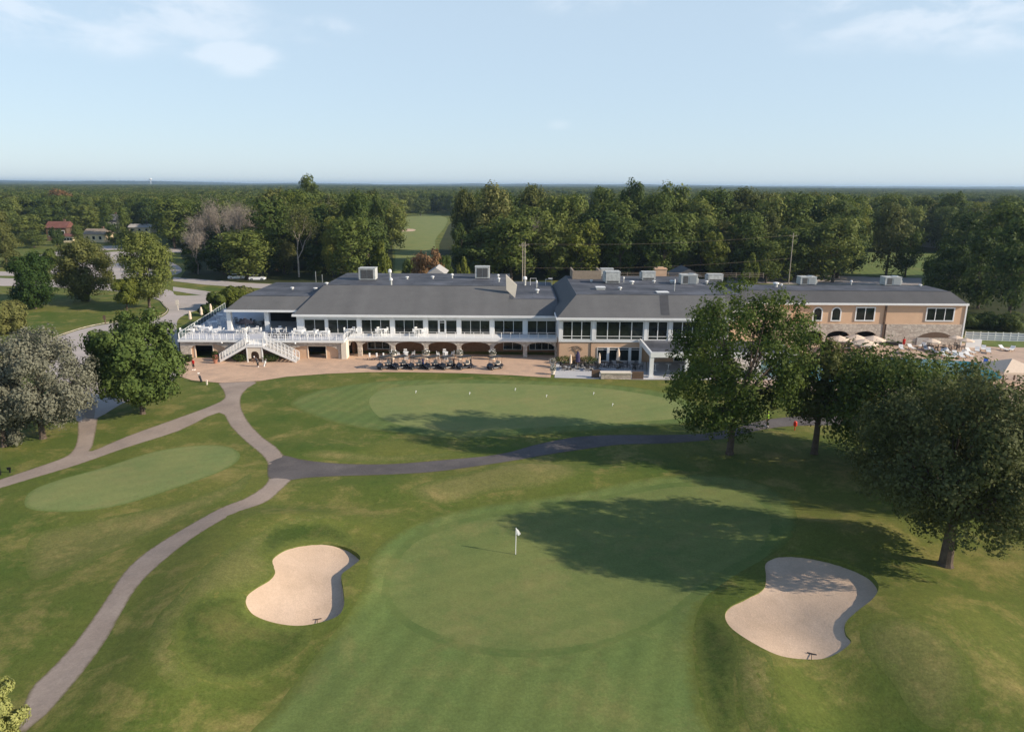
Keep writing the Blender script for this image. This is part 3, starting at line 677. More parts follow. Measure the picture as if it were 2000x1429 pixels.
# stair with a central landing
zl = 2.66; lx0, lx1 = X(481, 106, 680), X(515, 106, 680); y0, y1 = 105.6, 107.85
m = MB().box(lx0, lx1, y0, y1, zl-.3, zl).box(ldx0, ldx1, YD-.28, YD-.12, zl, zl+.16)
for x in (lx0+.1, lx1-.25): m.box(x, x+.15, y0+.05, y0+.2, 0, zl-.3)
land = m.build('stair_landing', MT['white'], CL)
MB().arch(lx0+.27, lx1-.27, lx0+.7, lx1-.7, 1.2, 1.75, zl-.32, y0+.1, y0+.22).box(lx0+.27, lx0+.7, y0+.1, y0+.22, .6, 1.2).box(lx1-.7, lx1-.27, y0+.1, y0+.22, .6, 1.2).build('arch_screen', MT['cream'], land)
x_ = [X(p, 106, 700) for p in (437, 481, 515, 574)]
MB().hexa([(x_[0], y1+.02, 0), (x_[3], y1+.02, 0), (x_[2], y1+.02, 2.3), (x_[1], y1+.02, 2.3)], [(x_[0], y1+.1, 0), (x_[3], y1+.1, 0), (x_[2], y1+.1, 2.3), (x_[1], y1+.1, 2.3)]).build('stair_shade_panel', MT['umber'], land)  # dark brown panel added to stand in for shade under landing and flights
for sgn, xs, xe in ((-1, lx0, X(432, 106, 706)), (1, lx1, X(580, 106, 708))):
    n = 15; m = MB(); dx = (xe-xs)/n
    for i in range(n):
        xa, xb = sorted((xs+dx*i, xs+dx*(i+1))); zt = zl*(1-(i+1)/(n+1)); m.box(xa, xb, y0+.14, y1-.5, zt-.06, zt)
    st = m.build('staircase', MT['grey'], CL)
    q = MB()
    for yy in (y0, y1-.48):
        q.hexa([(xs, yy, zl-.42), (xe, yy, -.0), (xe, yy+.12, 0), (xs, yy+.12, zl-.42)], [(xs, yy, zl+.03), (xe, yy, .38), (xe, yy+.12, .38), (xs, yy+.12, zl+.03)])
    q.build('stringer', MT['white'], st)
    rl = MB()
    for yy in (y0+.06, y1-.42):
        k = 9
        for i in range(k+1):
            t = i/k; x = xs+(xe-xs)*t; z = zl*(1-t)+.2*t+.15; rl.box(x-.05, x+.05, yy-.05, yy+.05, z, z+1.0)
        for h in (1.0, .72, .45): rl.tube([(xs, yy, zl+.15+h), (xe, yy, .35+h)], .035 if h < 1 else .055, 4)
        for i in range(36):
            t = (i+.5)/36; x = xs+(xe-xs)*t; z = zl*(1-t)+.2*t+.15; rl.tube([(x, yy, z), (x, yy, z+1)], .014, 3)
    rl.build('handrail', MT['white'], st)
railing([(lx0+.05, y0+.06, zl), (lx1-.05, y0+.06, zl)], 1.0, .6, rails=(1., .12), r=.04, balus=.14)
# newel piers by the landing
for x in (ldx0-.25, ldx1+.05):
    MB().box(x, x+.3, YD-.35, YD-.12, zl, 4.35).build('newel_post', MT['white'], CL)
# --- pavilion over the deck
px0, px1 = X(440, 115, 608), X(571, 115, 612)
for p in (450, 523.5):
    x = X(p, YP, 640); MB().box(x-.36, x+.36, YP-.36, YP+.36, 3.0, 6.2).build('column', MT['white'], CL)
for x, y in ((px0+2., 134), (px0+9, 134)): MB().box(x-.3, x+.3, y-.3, y+.3, 3.0, 6.2).build('column', MT['white'], CL)
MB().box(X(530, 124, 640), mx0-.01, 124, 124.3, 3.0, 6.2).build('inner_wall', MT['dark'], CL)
roof(px0, px1+2.5, X(475, 119.1, 580), px1+6, 114.9, 138, 4.1, 1.5, 6.47, 8.19)
# --- middle block
qx0, qx1 = X(1091, YM, 680), X(1420, YM, 680)
MB().box(qx0, qx1, YM, 137, 0, 3.2).build('lower_wall', MT['stucco'], CL)
MB().box(qx0, qx1, YM-.02, 137, 3.21, 6.9).build('upper_wall', MT['white'], CL)
MB().box(qx0-.05, qx1+.05, YM-.16, YM-.022, 3.16, 3.40).build('string_course', MT['white'], CL)
roof(X(1088, 106.6, 618), qx1+.6, X(1126, 113, 574), qx1+.6, 106.6, 138.5, 6.35, 1., 7.02, 9.66)
MB().box(X(1288, 110.2, 600)-1.1, X(1290, 110, 600)+.9, 106.8, 112.7, 7.05, 7.2).build('upper_wall', MT['stain'], CL) if False else None
zt0, zt1, ztr = Z(1100, 663, YM), Z(1100, 626, YM), Z(1100, 656, YM)
for p0, p1, n in ((1098, 1155, 3), (1163, 1257, 4), (1265, 1304, 2), (1312, 1372, 3)):
    window(X(p0, YM, 645), X(p1, YM, 645), zt0, zt1, YM-.02, n, ztr, fr=.12, mid=.12, depth=.12)
for p in (1094.5, 1159, 1261, 1308): x = X(p, YM, 645); MB().box(x-.24, x+.24, YM-.2, YM-.024, 3.42, 6.9).build('pilaster', MT['white'], CL)
z0 = .3
for p0, p1, n in ((1166, 1185.5, 1), (1189, 1228, 2), (1232, 1253, 1)):
    window(X(p0, YM, 690), X(p1, YM, 690), .15, 2.3, YM, n, 1.95, fr=.07, depth=.08)
for p in (1187.2, 1230): x = X(p, YM, 690); MB().box(x-.14, x+.14, YM-.2, YM-.003, .1, 2.3).build('mullion_post', MT['white'], CL)
MB().box(X(1153, YM, 690), X(1153, YM, 690)+.08, YM-.1, YM-.003, 0, 3.15).build('downpipe', MT['umber'], CL); MB().box(X(1091.5, YM), X(1092.5, YM), YM-.1, YM-.003, 0, 3.15).build('downpipe', MT['umber'], CL)
# portico in front of the middle block
gx0, gx1 = X(1271, 98, 690), X(1560, 98, 690); gy0, gy1 = 98., 107.25
m = MB().box(gx0, gx1, gy0, gy0+.25, 3.0, 3.75).box(gx0, gx0+.25, gy0+.26, gy1, 3.0, 3.75).box(gx1-.25, gx1, gy0+.26, gy1, 3.0, 3.75)
m.build('portico_fascia', MT['white'], CL)
MB().box(gx0+.26, gx1-.26, gy0+.26, gy1, 3.3, 3.45).build('portico_roof', MT['membrane'], CL)
for p in (1273, 1342.5, 1412, 1482, 1555): x = X(p, 98.3, 700); MB().box(x-.28, x+.28, gy0+.05, gy0+.6, 0, 2.99).box(x-.36, x+.36, gy0+.003, gy0+.68, 0, .35).build('column', MT['white'], CL)
MB().box(gx0+.02, gx0+.35, gy1-.6, gy1-.1, 0, 2.99).build('column', MT['white'], CL)
window(X(1280, YM, 690), X(1300, YM, 690), .6, 2.2, YM, 2, mt='grey')
window(X(1316, YM, 690), X(1370, YM, 690), .1, 2.3, YM, 3)
# link wing behind the tree
MB().box(qx1+.02, X(1530, 116, 650), 113.5, 134, 0, 7.0).build('lower_wall', MT['stucco'], CL)
lx = X(1530, 116, 650)
# --- stone wing
wx0, wx1 = X(1520, YR, 640), X(1881, YR, 640)
za, zb = Z(1700, 672, YR), Z(1700, 632.5, YR)
ze = 7.32
MB().box(wx0, wx1, YR, 133, zb, 7.2).build('upper_wall', MT['stucco'], CL)
arches = [(1566, 1606), (1612, 1659.5), (1665, 1712)]
w = MB(); prev = wx0
for a, b in arches:
    xa, xb = X(a, YR, 660), X(b, YR, 660); w.arch(prev, xb, xa, xb, 1.35, Z(1700, 646.5, YR), zb, YR-.12, YR+.4); w.box(prev, xa, YR-.12, YR+.4, 0, 1.35); prev = xb
w.box(prev, X(1722.5, YR, 660), YR-.12, YR+.4, 0, zb)
w.box(X(1727.5, YR, 660), wx1+.02, YR-.12, YR+.4, 0, zb)
w.box(wx1-.4, wx1+.02, YR+.41, 133, 0, zb)
w.build('stone_wall', MT['stone'], CL)
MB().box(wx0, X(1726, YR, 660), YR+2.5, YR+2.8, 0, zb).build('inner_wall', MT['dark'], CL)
x = X(1725, YR, 640); MB().box(x-.14, x+.14, YR-.2, YR-.003, 0, 7.2).build('downpipe', MT['umber'], CL)
MB().box(X(1729, YR, 675), X(1757, YR, 675), YR-.75, YR-.13, .05, .62).build('planting_bench', MT['black'], CL)
xa, xb = X(1791, YR, 655), X(1861, YR, 655); z_ = Z(1800, 659, YR); zc = Z(1800, 648, YR)
MB().hexa([(xa, YR-.16, z_), (xb, YR-.16, z_)]+[(xb-(xb-xa)*k/10, YR-.16, z_+(zc-z_)*math.sin(math.pi*k/10)**.7) for k in range(1, 10)], [(xa, YR-.13, z_), (xb, YR-.13, z_)]+[(xb-(xb-xa)*k/10, YR-.13, z_+(zc-z_)*math.sin(math.pi*k/10)**.7) for k in range(1, 10)]).build('blind_arch', MT['umber'], CL)
xe = X(1789, YR, 665)
MB().box(xe, xe+2., YR-.3, YR-.13, 0, 1.35).build('door', MT['grey'], CL)
window(X(1587, YR, 612), X(1606.5, YR, 612), Z(1600, 627, YR), Z(1600, 599, YR), YR-.02, fr=.2, archtop=True)
window(X(1623, YR, 612), X(1643, YR, 612), Z(1600, 627, YR), Z(1600, 599, YR), YR-.02, fr=.2, archtop=True)
window(X(1670, YR, 612), X(1709, YR, 612), Z(1690, 627, YR), Z(1690, 599, YR), YR-.02, 2, fr=.2, mid=.12)
window(X(1808, YR, 612), X(1864, YR, 612), Z(1830, 627.5, YR), Z(1830, 600, YR), YR-.02, 3, fr=.2, mid=.12)
MB().box(wx1-.12, wx1+.12, YR-.16, YR+.1, .0, 7.15).build('corner_board', MT['white'], CL)
roof(wx0-8, X(1891, 120.4, 594), wx0-6, X(1858, 124.1, 566), 120.4, 135., 3.8, 3, ze, 8.9, 'shingle2')
# link roof meeting the middle block
roof(qx1+.78, wx0-8.2, qx1+.78, wx0-8.2, 112.8, 138, 4.2, 1., 7.3, 9.2, 'shingle2')
# mechanical well, rear gables, chimney on the clubhouse
def rf(px, py, z): return at_z(px, py, z)
def bxz(p0, p1, pt, pb, z, dy):      # box standing on roof level z whose front face spans these picture columns
    a = at_z((p0+p1)/2, pb, z); Y = a[1]; return X(p0, Y, pb), X(p1, Y, pb), Y, Y+dy, z, Z((p0+p1)/2, pt, Y)
x0, x1, y0_, y1_, z0_, z1_ = bxz(1118, 1174, 529, 545, 9.66, .3)
MB().box(x0, x1, y0_, y1_, z0_, z1_).box(x1-.3, x1, y0_+.31, y0_+6, z0_, z1_).box(x0, x0+.3, y0_+.31, y0_+6, z0_, z1_).build('roof_screen', MT['wood'], CL)
x0, x1, y0_, y1_, z0_, z1_ = bxz(1279, 1302, 524, 537.5, 9.66, 1.2)
MB().box(x0, x1, y0_, y1_, z0_-2, z1_).box(x0-.1, x1+.1, y0_-.1, y1_+.1, z1_-.25, z1_-.1).box(x0+.6, x1-.6, y0_+.2, y1_-.2, z1_, z1_+.2).build('chimney', MT['stucco'], CL)
def gable(pxc, w, py, Y, zb_, mt):
    xc = X(pxc, Y, py); zt = Z(pxc, py, Y)
    MB().hexa([(xc-w, Y, zb_), (xc+w, Y, zb_), (xc, Y, zt)], [(xc-w, Y+7, zb_), (xc+w, Y+7, zb_), (xc, Y+7, zt)]).build('gable', MT[mt], CL)
gable(851, 2.0, 523, 142, 9.2, 'grey'); gable(1346, 3.2, 525, 142, 9.0, 'shingle2')
m = MB()
fx0, fx1 = X(1115, 141.5), X(1480, 141.5)
for i in range(15):
    x = fx0+.06+(fx1-fx0-.12)*i/14; m.box(x-.05, x+.05, 141.36, 141.5, 8.9, 9.95)
for h in (.35, .7, 1.0): m.box(X(1115, 141.5), X(1480, 141.5), 141.35, 141.39, 8.9+h-.06, 8.9+h)
m.build('roof_fence', MT['wood'], CL)

# ------------------------------------------------------------------ roof equipment
def unit(px0, px1, pt, pb, z, label, style=0, dy=1.6):
    x0, x1, y0, y1, z0, z1 = bxz(px0, px1, pt, pb, z, dy); c = ((x0+x1)/2, (y0+y1)/2, z0)
    u = empty('rooftop_unit', c, label, 'rooftop unit', 'ventilation units on the flat roofs')
    m = MB().box(x0, x1, y0, y1, z0+.12, z1-.06).box(x0-.05, x1+.05, y0-.05, y1+.05, z1-.06, z1+.02); m.build('casing', MT['unit'], u)
    MB().box(x0+.1, x1-.1, y0+.1, y1-.1, z0+.005, z0+.12).build('curb', MT['membrane'], u)
    if style == 0:
        w = x1-x0; g = .12*w
        for k in (0, 1):
            a = x0+g+k*(w-2*g+.05)/2; b = a+(w-2*g-.05)/2; q = MB().box(a, b, y0-.03, y0-.005, z0+.3, z1-.25)
            for i in range(6): zz = z0+.35+i*(z1-z0-.65)/6; q.box(a, b, y0-.06, y0-.031, zz, zz+.05)
            q.build('louvre', MT['louvre'], u)
    elif style == 1:
        w = x1-x0; MB().box(x0+.12*w, x0+.42*w, y0-.03, y0-.005, z0+.25, z1-.2).build('louvre', MT['louvre'], u)
        MB().box(x0+.5*w, x0+.93*w, y0-.05, y0-.005, z0+.2, z1-.2).lathe([(.22*w*.9, 0), (.22*w*.9, .12)], (x0+.72*w, (y0+y1)/2, z1+.02), 12).build('fan_guard', MT['metal'], u)
        MB().box(x1, x1+.25, y0+.2, y0+.9, z0+.3, z0+(z1-z0)*.6).build('inlet_hood', MT['unit'], u)
    else:
        w = x1-x0; MB().box(x0-.3, x0, y0+.2, y1-.2, z0+.4, z1-.15).build('inlet_hood', MT['unit'], u)
        MB().box(x0+.1*w, x0+.9*w, y0-.03, y0-.005, z0+.22, z0+.5).build('louvre', MT['louvre'], u)
    return u
unit(701, 733, 524, 547.5, 9.75, 'cream box unit with paired louvres on the left half of the main flat roof', 0, 2.4)
unit(928, 956, 521, 544.5, 9.75, 'cream box unit with paired louvres near the parapet of the main flat roof', 0, 2.0)
unit(1174, 1198, 525, 541, 9.66, 'tall pale unit behind the grey two-tone unit beside the timber roof screen', 2)
unit(1183, 1211, 531, 554, 9.66, 'large grey two-tone unit standing before the tall pale one', 2, 2.4)
unit(1254, 1280, 531, 548, 9.66, 'pale unit just in front of the tan chimney', 2)
unit(1330, 1362, 537, 556, 9.66, 'wide silver unit with a side hood between the chimney and the tree top', 1, 2.2)
unit(1383, 1412, 536, 551, 9.66, 'silver unit over the crown of the tree in front of the portico', 2)
unit(1563, 1594, 541, 557, 8.9, 'silver box unit above the arched windows of the stone wing', 1, 2.)
unit(1728, 1760, 541.5, 558, 8.9, 'silver box unit above the blank wall of the stone wing', 1, 2.)
def vent(px, py, z, h, r, label, cap=True):
    p = at_z(px, py, z); m = MB().lathe([(r*.6, 0), (r*.6, h*.6)], tuple(p), 10)
    o = m.build('roof_vent', MT['unit'], None, org=(p[0], p[1], z)); tag(o, label, 'roof vent', 'small vents on the flat roofs')
    MB().lathe([(r*.5, h*.62), (r, h*.66), (r*.95, h*.9), (r*.4, h)], tuple(p), 10).build('cap', MT['white'], o)
for a in ((762, 545, 9.75, 1.3, .28, 'tall two-stage white flue on the flat roof by the cream unit'), (764, 557, 9.75, .9, .25, 'white mushroom vent at the front edge of the main flat roof'), (795, 545, 9.75, .35, .3, 'low round vent left of the grey gable'),
          (845, 544, 9.75, .35, .3, 'low round vent in front of the grey gable'), (883, 543, 9.75, .6, .25, 'dark-collared vent midway to the parapet'), (973, 543, 9.75, .5, .22, 'farther of two vents beside the slanting parapet'), (974, 550, 9.75, .5, .25, 'nearer of two vents beside the slanting parapet'),
          (1025, 557, 8.14, 1.2, .35, 'stout white flue at the foot of the utility pole'), (1048, 562, 8.14, 1., .15, 'thin white pipe on the lower roof by the frame'), (1049, 572, 8.14, .5, .35, 'white mushroom vent on the lower roof right of the parapet'),
          (1155, 551, 9.66, .3, .25, 'small vent before the timber roof screen'), (1218, 551, 9.66, .7, .12, 'thin white pipe beside the grey two-tone unit'), (1234, 555, 9.66, .45, .38, 'round white vent between the pale units'),
          (1211, 566, 9.66, .35, .28, 'low vent below the grey two-tone unit'), (1277, 552, 9.66, .3, .28, 'low vent in front of the unit by the chimney'), (1312, 553, 9.66, .4, .38, 'round vent just left of the wide silver unit'),
          (1317, 568, 9.66, 1.4, .10, 'slim standpipe at the front edge of the middle roof'), (1380, 554, 9.66, .4, .25, 'vent beside the silver unit over the tree'), (1446, 565, 9.2, .45, .38, 'vent on the roof behind the tree crown'),
          (1515, 560, 8.9, .6, .5, 'fat white vent on the link roof'), (1526, 560, 8.9, .4, .2, 'small pipe next to the fat white vent'), (1662, 556, 8.9, .6, .2, 'white vent between the two units of the stone wing'), (1797, 559, 8.9, .25, .3, 'low vent near the hipped end of the stone wing'),
          (571, 565, 8.19, .3, .3, 'white vent on the pavilion roof'), (616, 566, 8.19, .3, .35, 'white vent by the hip of the main roof'), (638, 556, 9.75, .3, .3, 'white vent at the corner of the main flat roof')):
    vent(a[0], a[1], a[2], a[3]*1.4, a[4]*1.15, a[5])
def hatch(px0, px1, py, z, label, h=.35):
    p = at_z((px0+px1)/2, py, z); w = (X(px1, p[1], py)-X(px0, p[1], py))/2
    o = MB().box(p[0]-w, p[0]+w, p[1], p[1]+1.3, z+.005, z+h).build('roof_hatch', MT['unit'], None, org=(p[0], p[1], z)); tag(o, label, 'roof hatch')
    MB().box(p[0]-w-.08, p[0]+w+.08, p[1]-.08, p[1]+1.38, z+h, z+h+.08).build('lid', MT['white'], o)
hatch(1165, 1182, 566, 9.66, 'white hatch near the front of the middle flat roof')
hatch(1284, 1306, 573, 9.66, 'flat white scupper box at the roof edge above the dark stain', .12)
o = empty('pipe_frame', tuple(at_z(1045, 557, 8.14)), 'white pipe frame with a dish standing on the lower flat roof', 'pipe frame'); q = ORG[o.name]
MB().tube([q+Vector((-.9, 0, 0)), q+Vector((-.9, 0, 1.3)), q+Vector((.2, 0, 1.3)), q+Vector((.2, 0, 0))], .05, 5).tube([q+Vector((2, 0, 0)), q+Vector((2, 0, 1.1)), q+Vector((3.2, 0, 1.1)), q+Vector((3.2, 0, 0))], .05, 5).build('frame', MT['white'], o)
MB().lathe([(.05, 0), (.45, .12), (.5, .16)], tuple(q+Vector((2.9, 0, 1.15))), 10).build('dish', MT['white'], o)
def slope_pt(px, py):   # point on the front slope of the middle roof
    n = np.array([0, -(9.66-7.02), 6.35]); p0 = np.array([0, 106.6, 7.02]); d = ray(px, py); return CP+d*((p0-CP)@n/(d@n))
q = [slope_pt(*p) for p in ((1291, 615), (1308, 616), (1306, 596), (1305, 577), (1296, 577), (1288, 577))]
MB().hexa([p+np.array([0, 0, .004]) for p in q], [p+np.array([0, 0, .02]) for p in q]).build('roof_stain', MT['stain'], CL)

# ------------------------------------------------------------------ furniture
def make_table(mt, r=.6, h=.74):
    t = empty('patio_table', (0, 0, 0), 'x', 'table'); 
    MB().lathe([(r, h-.04), (r, h)], n=14).build('tabletop', MT[mt], t)
    MB().lathe([(.05, .03), (.05, h-.04)], n=6).build('pedestal', MT[mt], t)
    MB().lathe([(.28, 0), (.26, .03)], n=10).build('base', MT[mt], t); return Proto(t)
def make_chair(mt, hi=0.):
    c = empty('patio_chair', (0, 0, 0), 'x', 'chair'); s = .45+hi
    MB().box(-.24, .24, -.24, .24, s-.03, s+.02).build('seat', MT[mt], c)
    b = MB().box(-.24, .24, .22, .26, s+.38, s+.48)
    for i in range(5): b.box(-.22+i*.1, -.17+i*.1, .225, .255, s+.02, s+.38)
    b.build('backrest', MT[mt], c)
    for sx in (-1, 1):
        for sy in (-1, 1): MB().box(sx*.22-.02, sx*.22+.02, sy*.22-.02, sy*.22+.02, 0, s-.03).build('leg', MT[mt], c)
        MB().box(sx*.25-.02, sx*.25+.02, -.2, .22, s+.2, s+.24).build('armrest', MT[mt], c)
    return Proto(c)
TW, CW, TD, CD = make_table('white'), make_chair('white'), make_table('black'), make_chair('black')
HT, HC = make_table('white', .45, 1.05), make_chair('white', .3)
def table_set(px, py, z, label, n=4, T=TW, Cc=CW, rz=.4, clabel=None, group=None, r=.95):
    p = at_z(px, py, z); p[2] = z+.004
    T.put(tuple(p), 0, label, 'round patio tables')
    for i in range(n):
        a = rz+2*math.pi*i/n
        Cc.put((p[0]+r*math.cos(a), p[1]+r*math.sin(a), z+.004), a-math.pi/2, clabel, group or clabel)
for a in ((366, 652, 'white table at the outer corner of the deck by the tree'), (385, 645, 'white table behind the corner table on the deck'), (402, 648, 'white table with chairs midway along the front rail of the deck'),
          (424, 651, 'white table on the deck left of the first pavilion column'), (418, 636, 'white table in the middle of the deck'), (445, 629, 'white table at the back of the deck under the eave corner'), (432, 622, 'white table far back on the open deck by the dark railing')):
    table_set(a[0], a[1], 3.0, a[2], 4, clabel='white slatted chair around a white table on the open deck', group='white chairs on the open deck', rz=a[0]*.3)
for a in ((474, 650, 'white table just inside the pavilion by its first column'), (497, 650, 'white table behind the stair landing'), (545, 650, 'white table in the shaded corner of the pavilion')):
    table_set(a[0], a[1], 3.0, a[2], 4, clabel='white slatted chair around a table in the pavilion', group='white chairs in the pavilion', rz=a[0]*.3)
for a in ((462, 632, 'dark table deep in the pavilion'), (480, 634, 'dark table under the black parasol'), (506, 636, 'dark table near the dark back wall of the pavilion')):
    table_set(a[0], a[1], 3.0, a[2], 4, TD, CD, clabel='dark chair around a table in the shade of the pavilion', group='dark chairs in the pavilion', rz=a[0]*.3)
for i, px in enumerate((533, 541, 549, 557, 565)):
    p = at_z(px, 657, 3.0); CD.put((p[0], 109.6+.2*(i % 2), 3.004), 3.1+.2*i, 'dark chair with a red cushion behind the rail right of the stair', 'cushioned chairs behind the rail')
for a in ((584, 654, 'white table by the first broad white pier on the deck'), (606, 656, 'white table under the first pair of hall windows'), (632, 656, 'white table beside the end of the stone-walled deck')):
    table_set(a[0], a[1], 3.0, a[2], 4, clabel='white slatted chair on the deck below the hall windows', group='white chairs below the hall windows', rz=a[0]*.3)
for a in ((685, 655, 'white table at the left end of the balcony'), (746, 655, 'white table on the balcony below the second window group'), (819, 655, 'white table on the balcony left of the glazed door')):
    table_set(a[0], a[1], 3.0, a[2], 4, HT, HC, clabel='tall white chair beside a balcony table', group='tall chairs on the balcony', rz=a[0]*.3, r=.85)
for a in ((793, 700, 'tall white table in front of the arcade behind the third cart'), (870, 700, 'tall white table in front of the arcade behind the fifth cart')):
    table_set(a[0], a[1], 0.05, a[2], 4, HT, HC, clabel='tall white chair on the pavers behind the golf carts', group='tall chairs on the pavers', rz=.2, r=1.15)
for a in ((1108, 721, 'dark table at the near corner of the grey patio'), (1135, 716, 'dark table on the patio below the purple parasol'), (1155, 722, 'dark table on the patio left of the low stone wall'), (1180, 716, 'dark table behind the low stone wall, nearest the tan wall'), (1210, 717, 'dark table behind the low stone wall, below the tall beige parasol'), (1240, 720, 'dark table behind the low stone wall, beside the portico')):
    table_set(a[0], a[1], 0.05, a[2], 4, TD, CD, clabel='dark metal chair around a table on the grey patio', group='dark chairs on the grey patio', rz=a[0]*.3)
for i in range(3): HT.put((X(1280+i*25, 102, 720), 102, .06), 0, ('white table under the near end of the portico', 'white table under the portico, second from its corner post', 'white table under the portico, third from its corner post')[i], 'round patio tables')
def parasol_open(loc, r, h, label, mt='canvas', tilt=0., k=8, flat=.32):
    u = empty('parasol', loc, label, 'parasol', 'open parasols'); L = Vector(loc); m = MB()
    tip = L+Vector((0, 0, h)); ring = [L+Vector((r*math.cos(2*math.pi*i/k+.3), r*math.sin(2*math.pi*i/k+.3), h-r*flat)) for i in range(k)]
    low = [p-Vector((0, 0, .14)) for p in ring]
    for i in range(k): j = (i+1) % k; m.face([tip, ring[i], ring[j]]); m.face([tip-Vector((0, 0, .03)), ring[j], ring[i]]); m.face([ring[i], low[i], low[j], ring[j]])
    m.build('canopy', MT[mt], u)
    MB().tube([L+Vector((0, 0, .08)), tip+Vector((0, 0, .1))], .035, 6).build('pole', MT['wood'], u)
    MB().lathe([(.28, 0), (.25, .08)], tuple(L), 10).build('base', MT['black'], u); return u
def parasol_closed(loc, h, label, mt='canvas', w=.16):
    u = empty('closed_parasol', loc, label, 'parasol', 'folded parasols'); L = tuple(loc)
    MB().lathe([(w*.5, h*.38), (w*1.25, h*.42), (w*1.05, h*.6), (w*1.1, h*.75), (w*.5, h*.97), (.02, h)], L, 9).build('canopy', MT[mt], u)
    MB().lathe([(.03, .08), (.03, h*.4)], L, 6).build('pole', MT['wood'], u)
    MB().lathe([(.28, 0), (.25, .08)], L, 10).build('base', MT['black'], u)
def at_top(px, pt, h, z=0.):   # standing point of something of height h whose top shows at px,pt
    return tuple(at_z(px, pt, z+h)-np.array([0, 0, h]))
parasol_closed(at_top(1171, 689, 2.6, .05), 2.6, 'folded beige parasol at the left edge of the dark patio glazing')
parasol_closed(at_top(1208, 680, 3.1, .05), 3.1, 'tallest folded beige parasol, in front of the middle of the dark glazing', w=.24)
parasol_closed(at_top(1115, 692, 2.3, .05), 2.3, 'slim folded beige parasol before the tan wall')
parasol_closed(at_top(1129, 686, 2.7, .05), 2.7, 'folded purple parasol before the wall ornament', 'purple', w=.30)
parasol_open(at_top(478, 621, 2.6, 3.0), 1.3, 2.6, 'black parasol in the pavilion', 'blackcanvas', flat=.5)
for p, l in (((370, 607), 'beige post-like folded parasol nearest the tree, beside the deck'), ((392, 599), 'beige folded parasol in the middle of the three beside the deck'), ((410.5, 593), 'beige folded parasol farthest along the deck railing')):
    parasol_closed(at_top(p[0], p[1], 2.7, 0), 2.7, l, w=.24)
for px, pt, r, l in ((1640, 655, 1.9, 'beige parasol in front of the left stone arch'), (1673, 653, 1.8, 'beige parasol between the two stone arches'), (1707, 655, 1.9, 'beige parasol in front of the right stone arch'), (1689, 662, 2.1, 'beige parasol standing forward of the pair at the right arch'),
                 (1821, 661, 1.3, 'beige parasol below the blind arch of the wing'), (1868, 655, 1.1, 'small beige parasol against the corner of the wing'), (1888, 660, 1.2, 'beige parasol just beyond the corner of the wing'), (1968, 716, 1.6, 'beige parasol beside the pool pavilion roof')):
    parasol_open(at_top(px, pt, 2.7, .05), r, 2.7, l)
# wall ornament (line drawing in metal on the tan wall)
m = MB(); yy = YM-.06
def W(px, py): return (X(px, yy, py), yy, Z(px, py, yy))
for pts in ([(1111, 680), (1118, 677), (1127, 676), (1133, 678), (1137, 682), (1134, 685)], [(1119, 677), (1123, 683), (1127, 687), (1131, 683), (1136, 680)], [(1112, 685), (1118, 682), (1122, 684), (1126, 688)], [(1124, 678), (1129, 681), (1131, 678)], [(1126, 687), (1128, 700)]):
    m.tube([W(*p) for p in catmull(pts, 3, False)], .035, 5)
o = m.build('wall_ornament', MT['umber'], None, org=W(1125, 682)); tag(o, 'dark curling metal ornament mounted on the tan wall of the middle block', 'ornament')
# low stone wall with cap, patio planters and shrubs
a = at_z(1174, 740, .05); b = at_z(1233, 741, .05)
o = empty('stone_bench', (a[0], a[1], .05), 'low stone wall with a pale cap at the front of the grey patio', 'low wall')
MB().box(a[0], b[0], a[1], a[1]+.9, .05, .85).build('wall', MT['stone'], o)
MB().box(a[0]-.1, b[0]+.1, a[1]-.1, a[1]+1.0, .852, 1.0).build('cap', MT['cream'], o)
a2 = at_z(1156, 738, .05); o = MB().box(a2[0], a[0]-.15, a2[1]+.2, a2[1]+.6, .05, 1.1).build('dark_screen', MT['umber'], None, org=(a2[0], a2[1], .05)); tag(o, 'dark low screen left of the low stone wall', 'screen')
b2 = at_z(1257, 741, .05); o = MB().box(b[0]+.15, b2[0], b[1]+.2, b[1]+.6, .05, 1.1).build('dark_screen', MT['umber'], None, org=(b[0]+.2, b[1], .05)); tag(o, 'dark low screen between the low stone wall and the portico', 'screen')
def blob_leaves(rx, ry, rz, n, s, seed, zc):
    rg = np.random.default_rng(seed); d = rg.normal(size=(n, 3)); d /= np.linalg.norm(d, axis=1)[:, None]
    r = rg.uniform(.55, 1.05, n)[:, None]; P = d*r*np.array([rx, ry, rz])+np.array([0, 0, zc]); return quads(P, d*.7+rg.normal(size=(n, 3))*.6, s*rg.uniform(.6, 1.3, n), rg)
def quads(P, nrm, s, rg):
    n = len(P); nrm = nrm/np.linalg.norm(nrm, axis=1)[:, None]
    t = rg.normal(size=(n, 3)); t -= nrm*(t*nrm).sum(1)[:, None]; t /= np.linalg.norm(t, axis=1)[:, None]; b = np.cross(nrm, t)
    s = np.asarray(s)[:, None]*.5; bend = nrm*s*.35
    V = np.stack([P-t*s, P-b*s*.62+bend, P+t*s, P+b*s*.62+bend], 1).reshape(-1, 3)
    return V, np.arange(n*4).reshape(-1, 4)
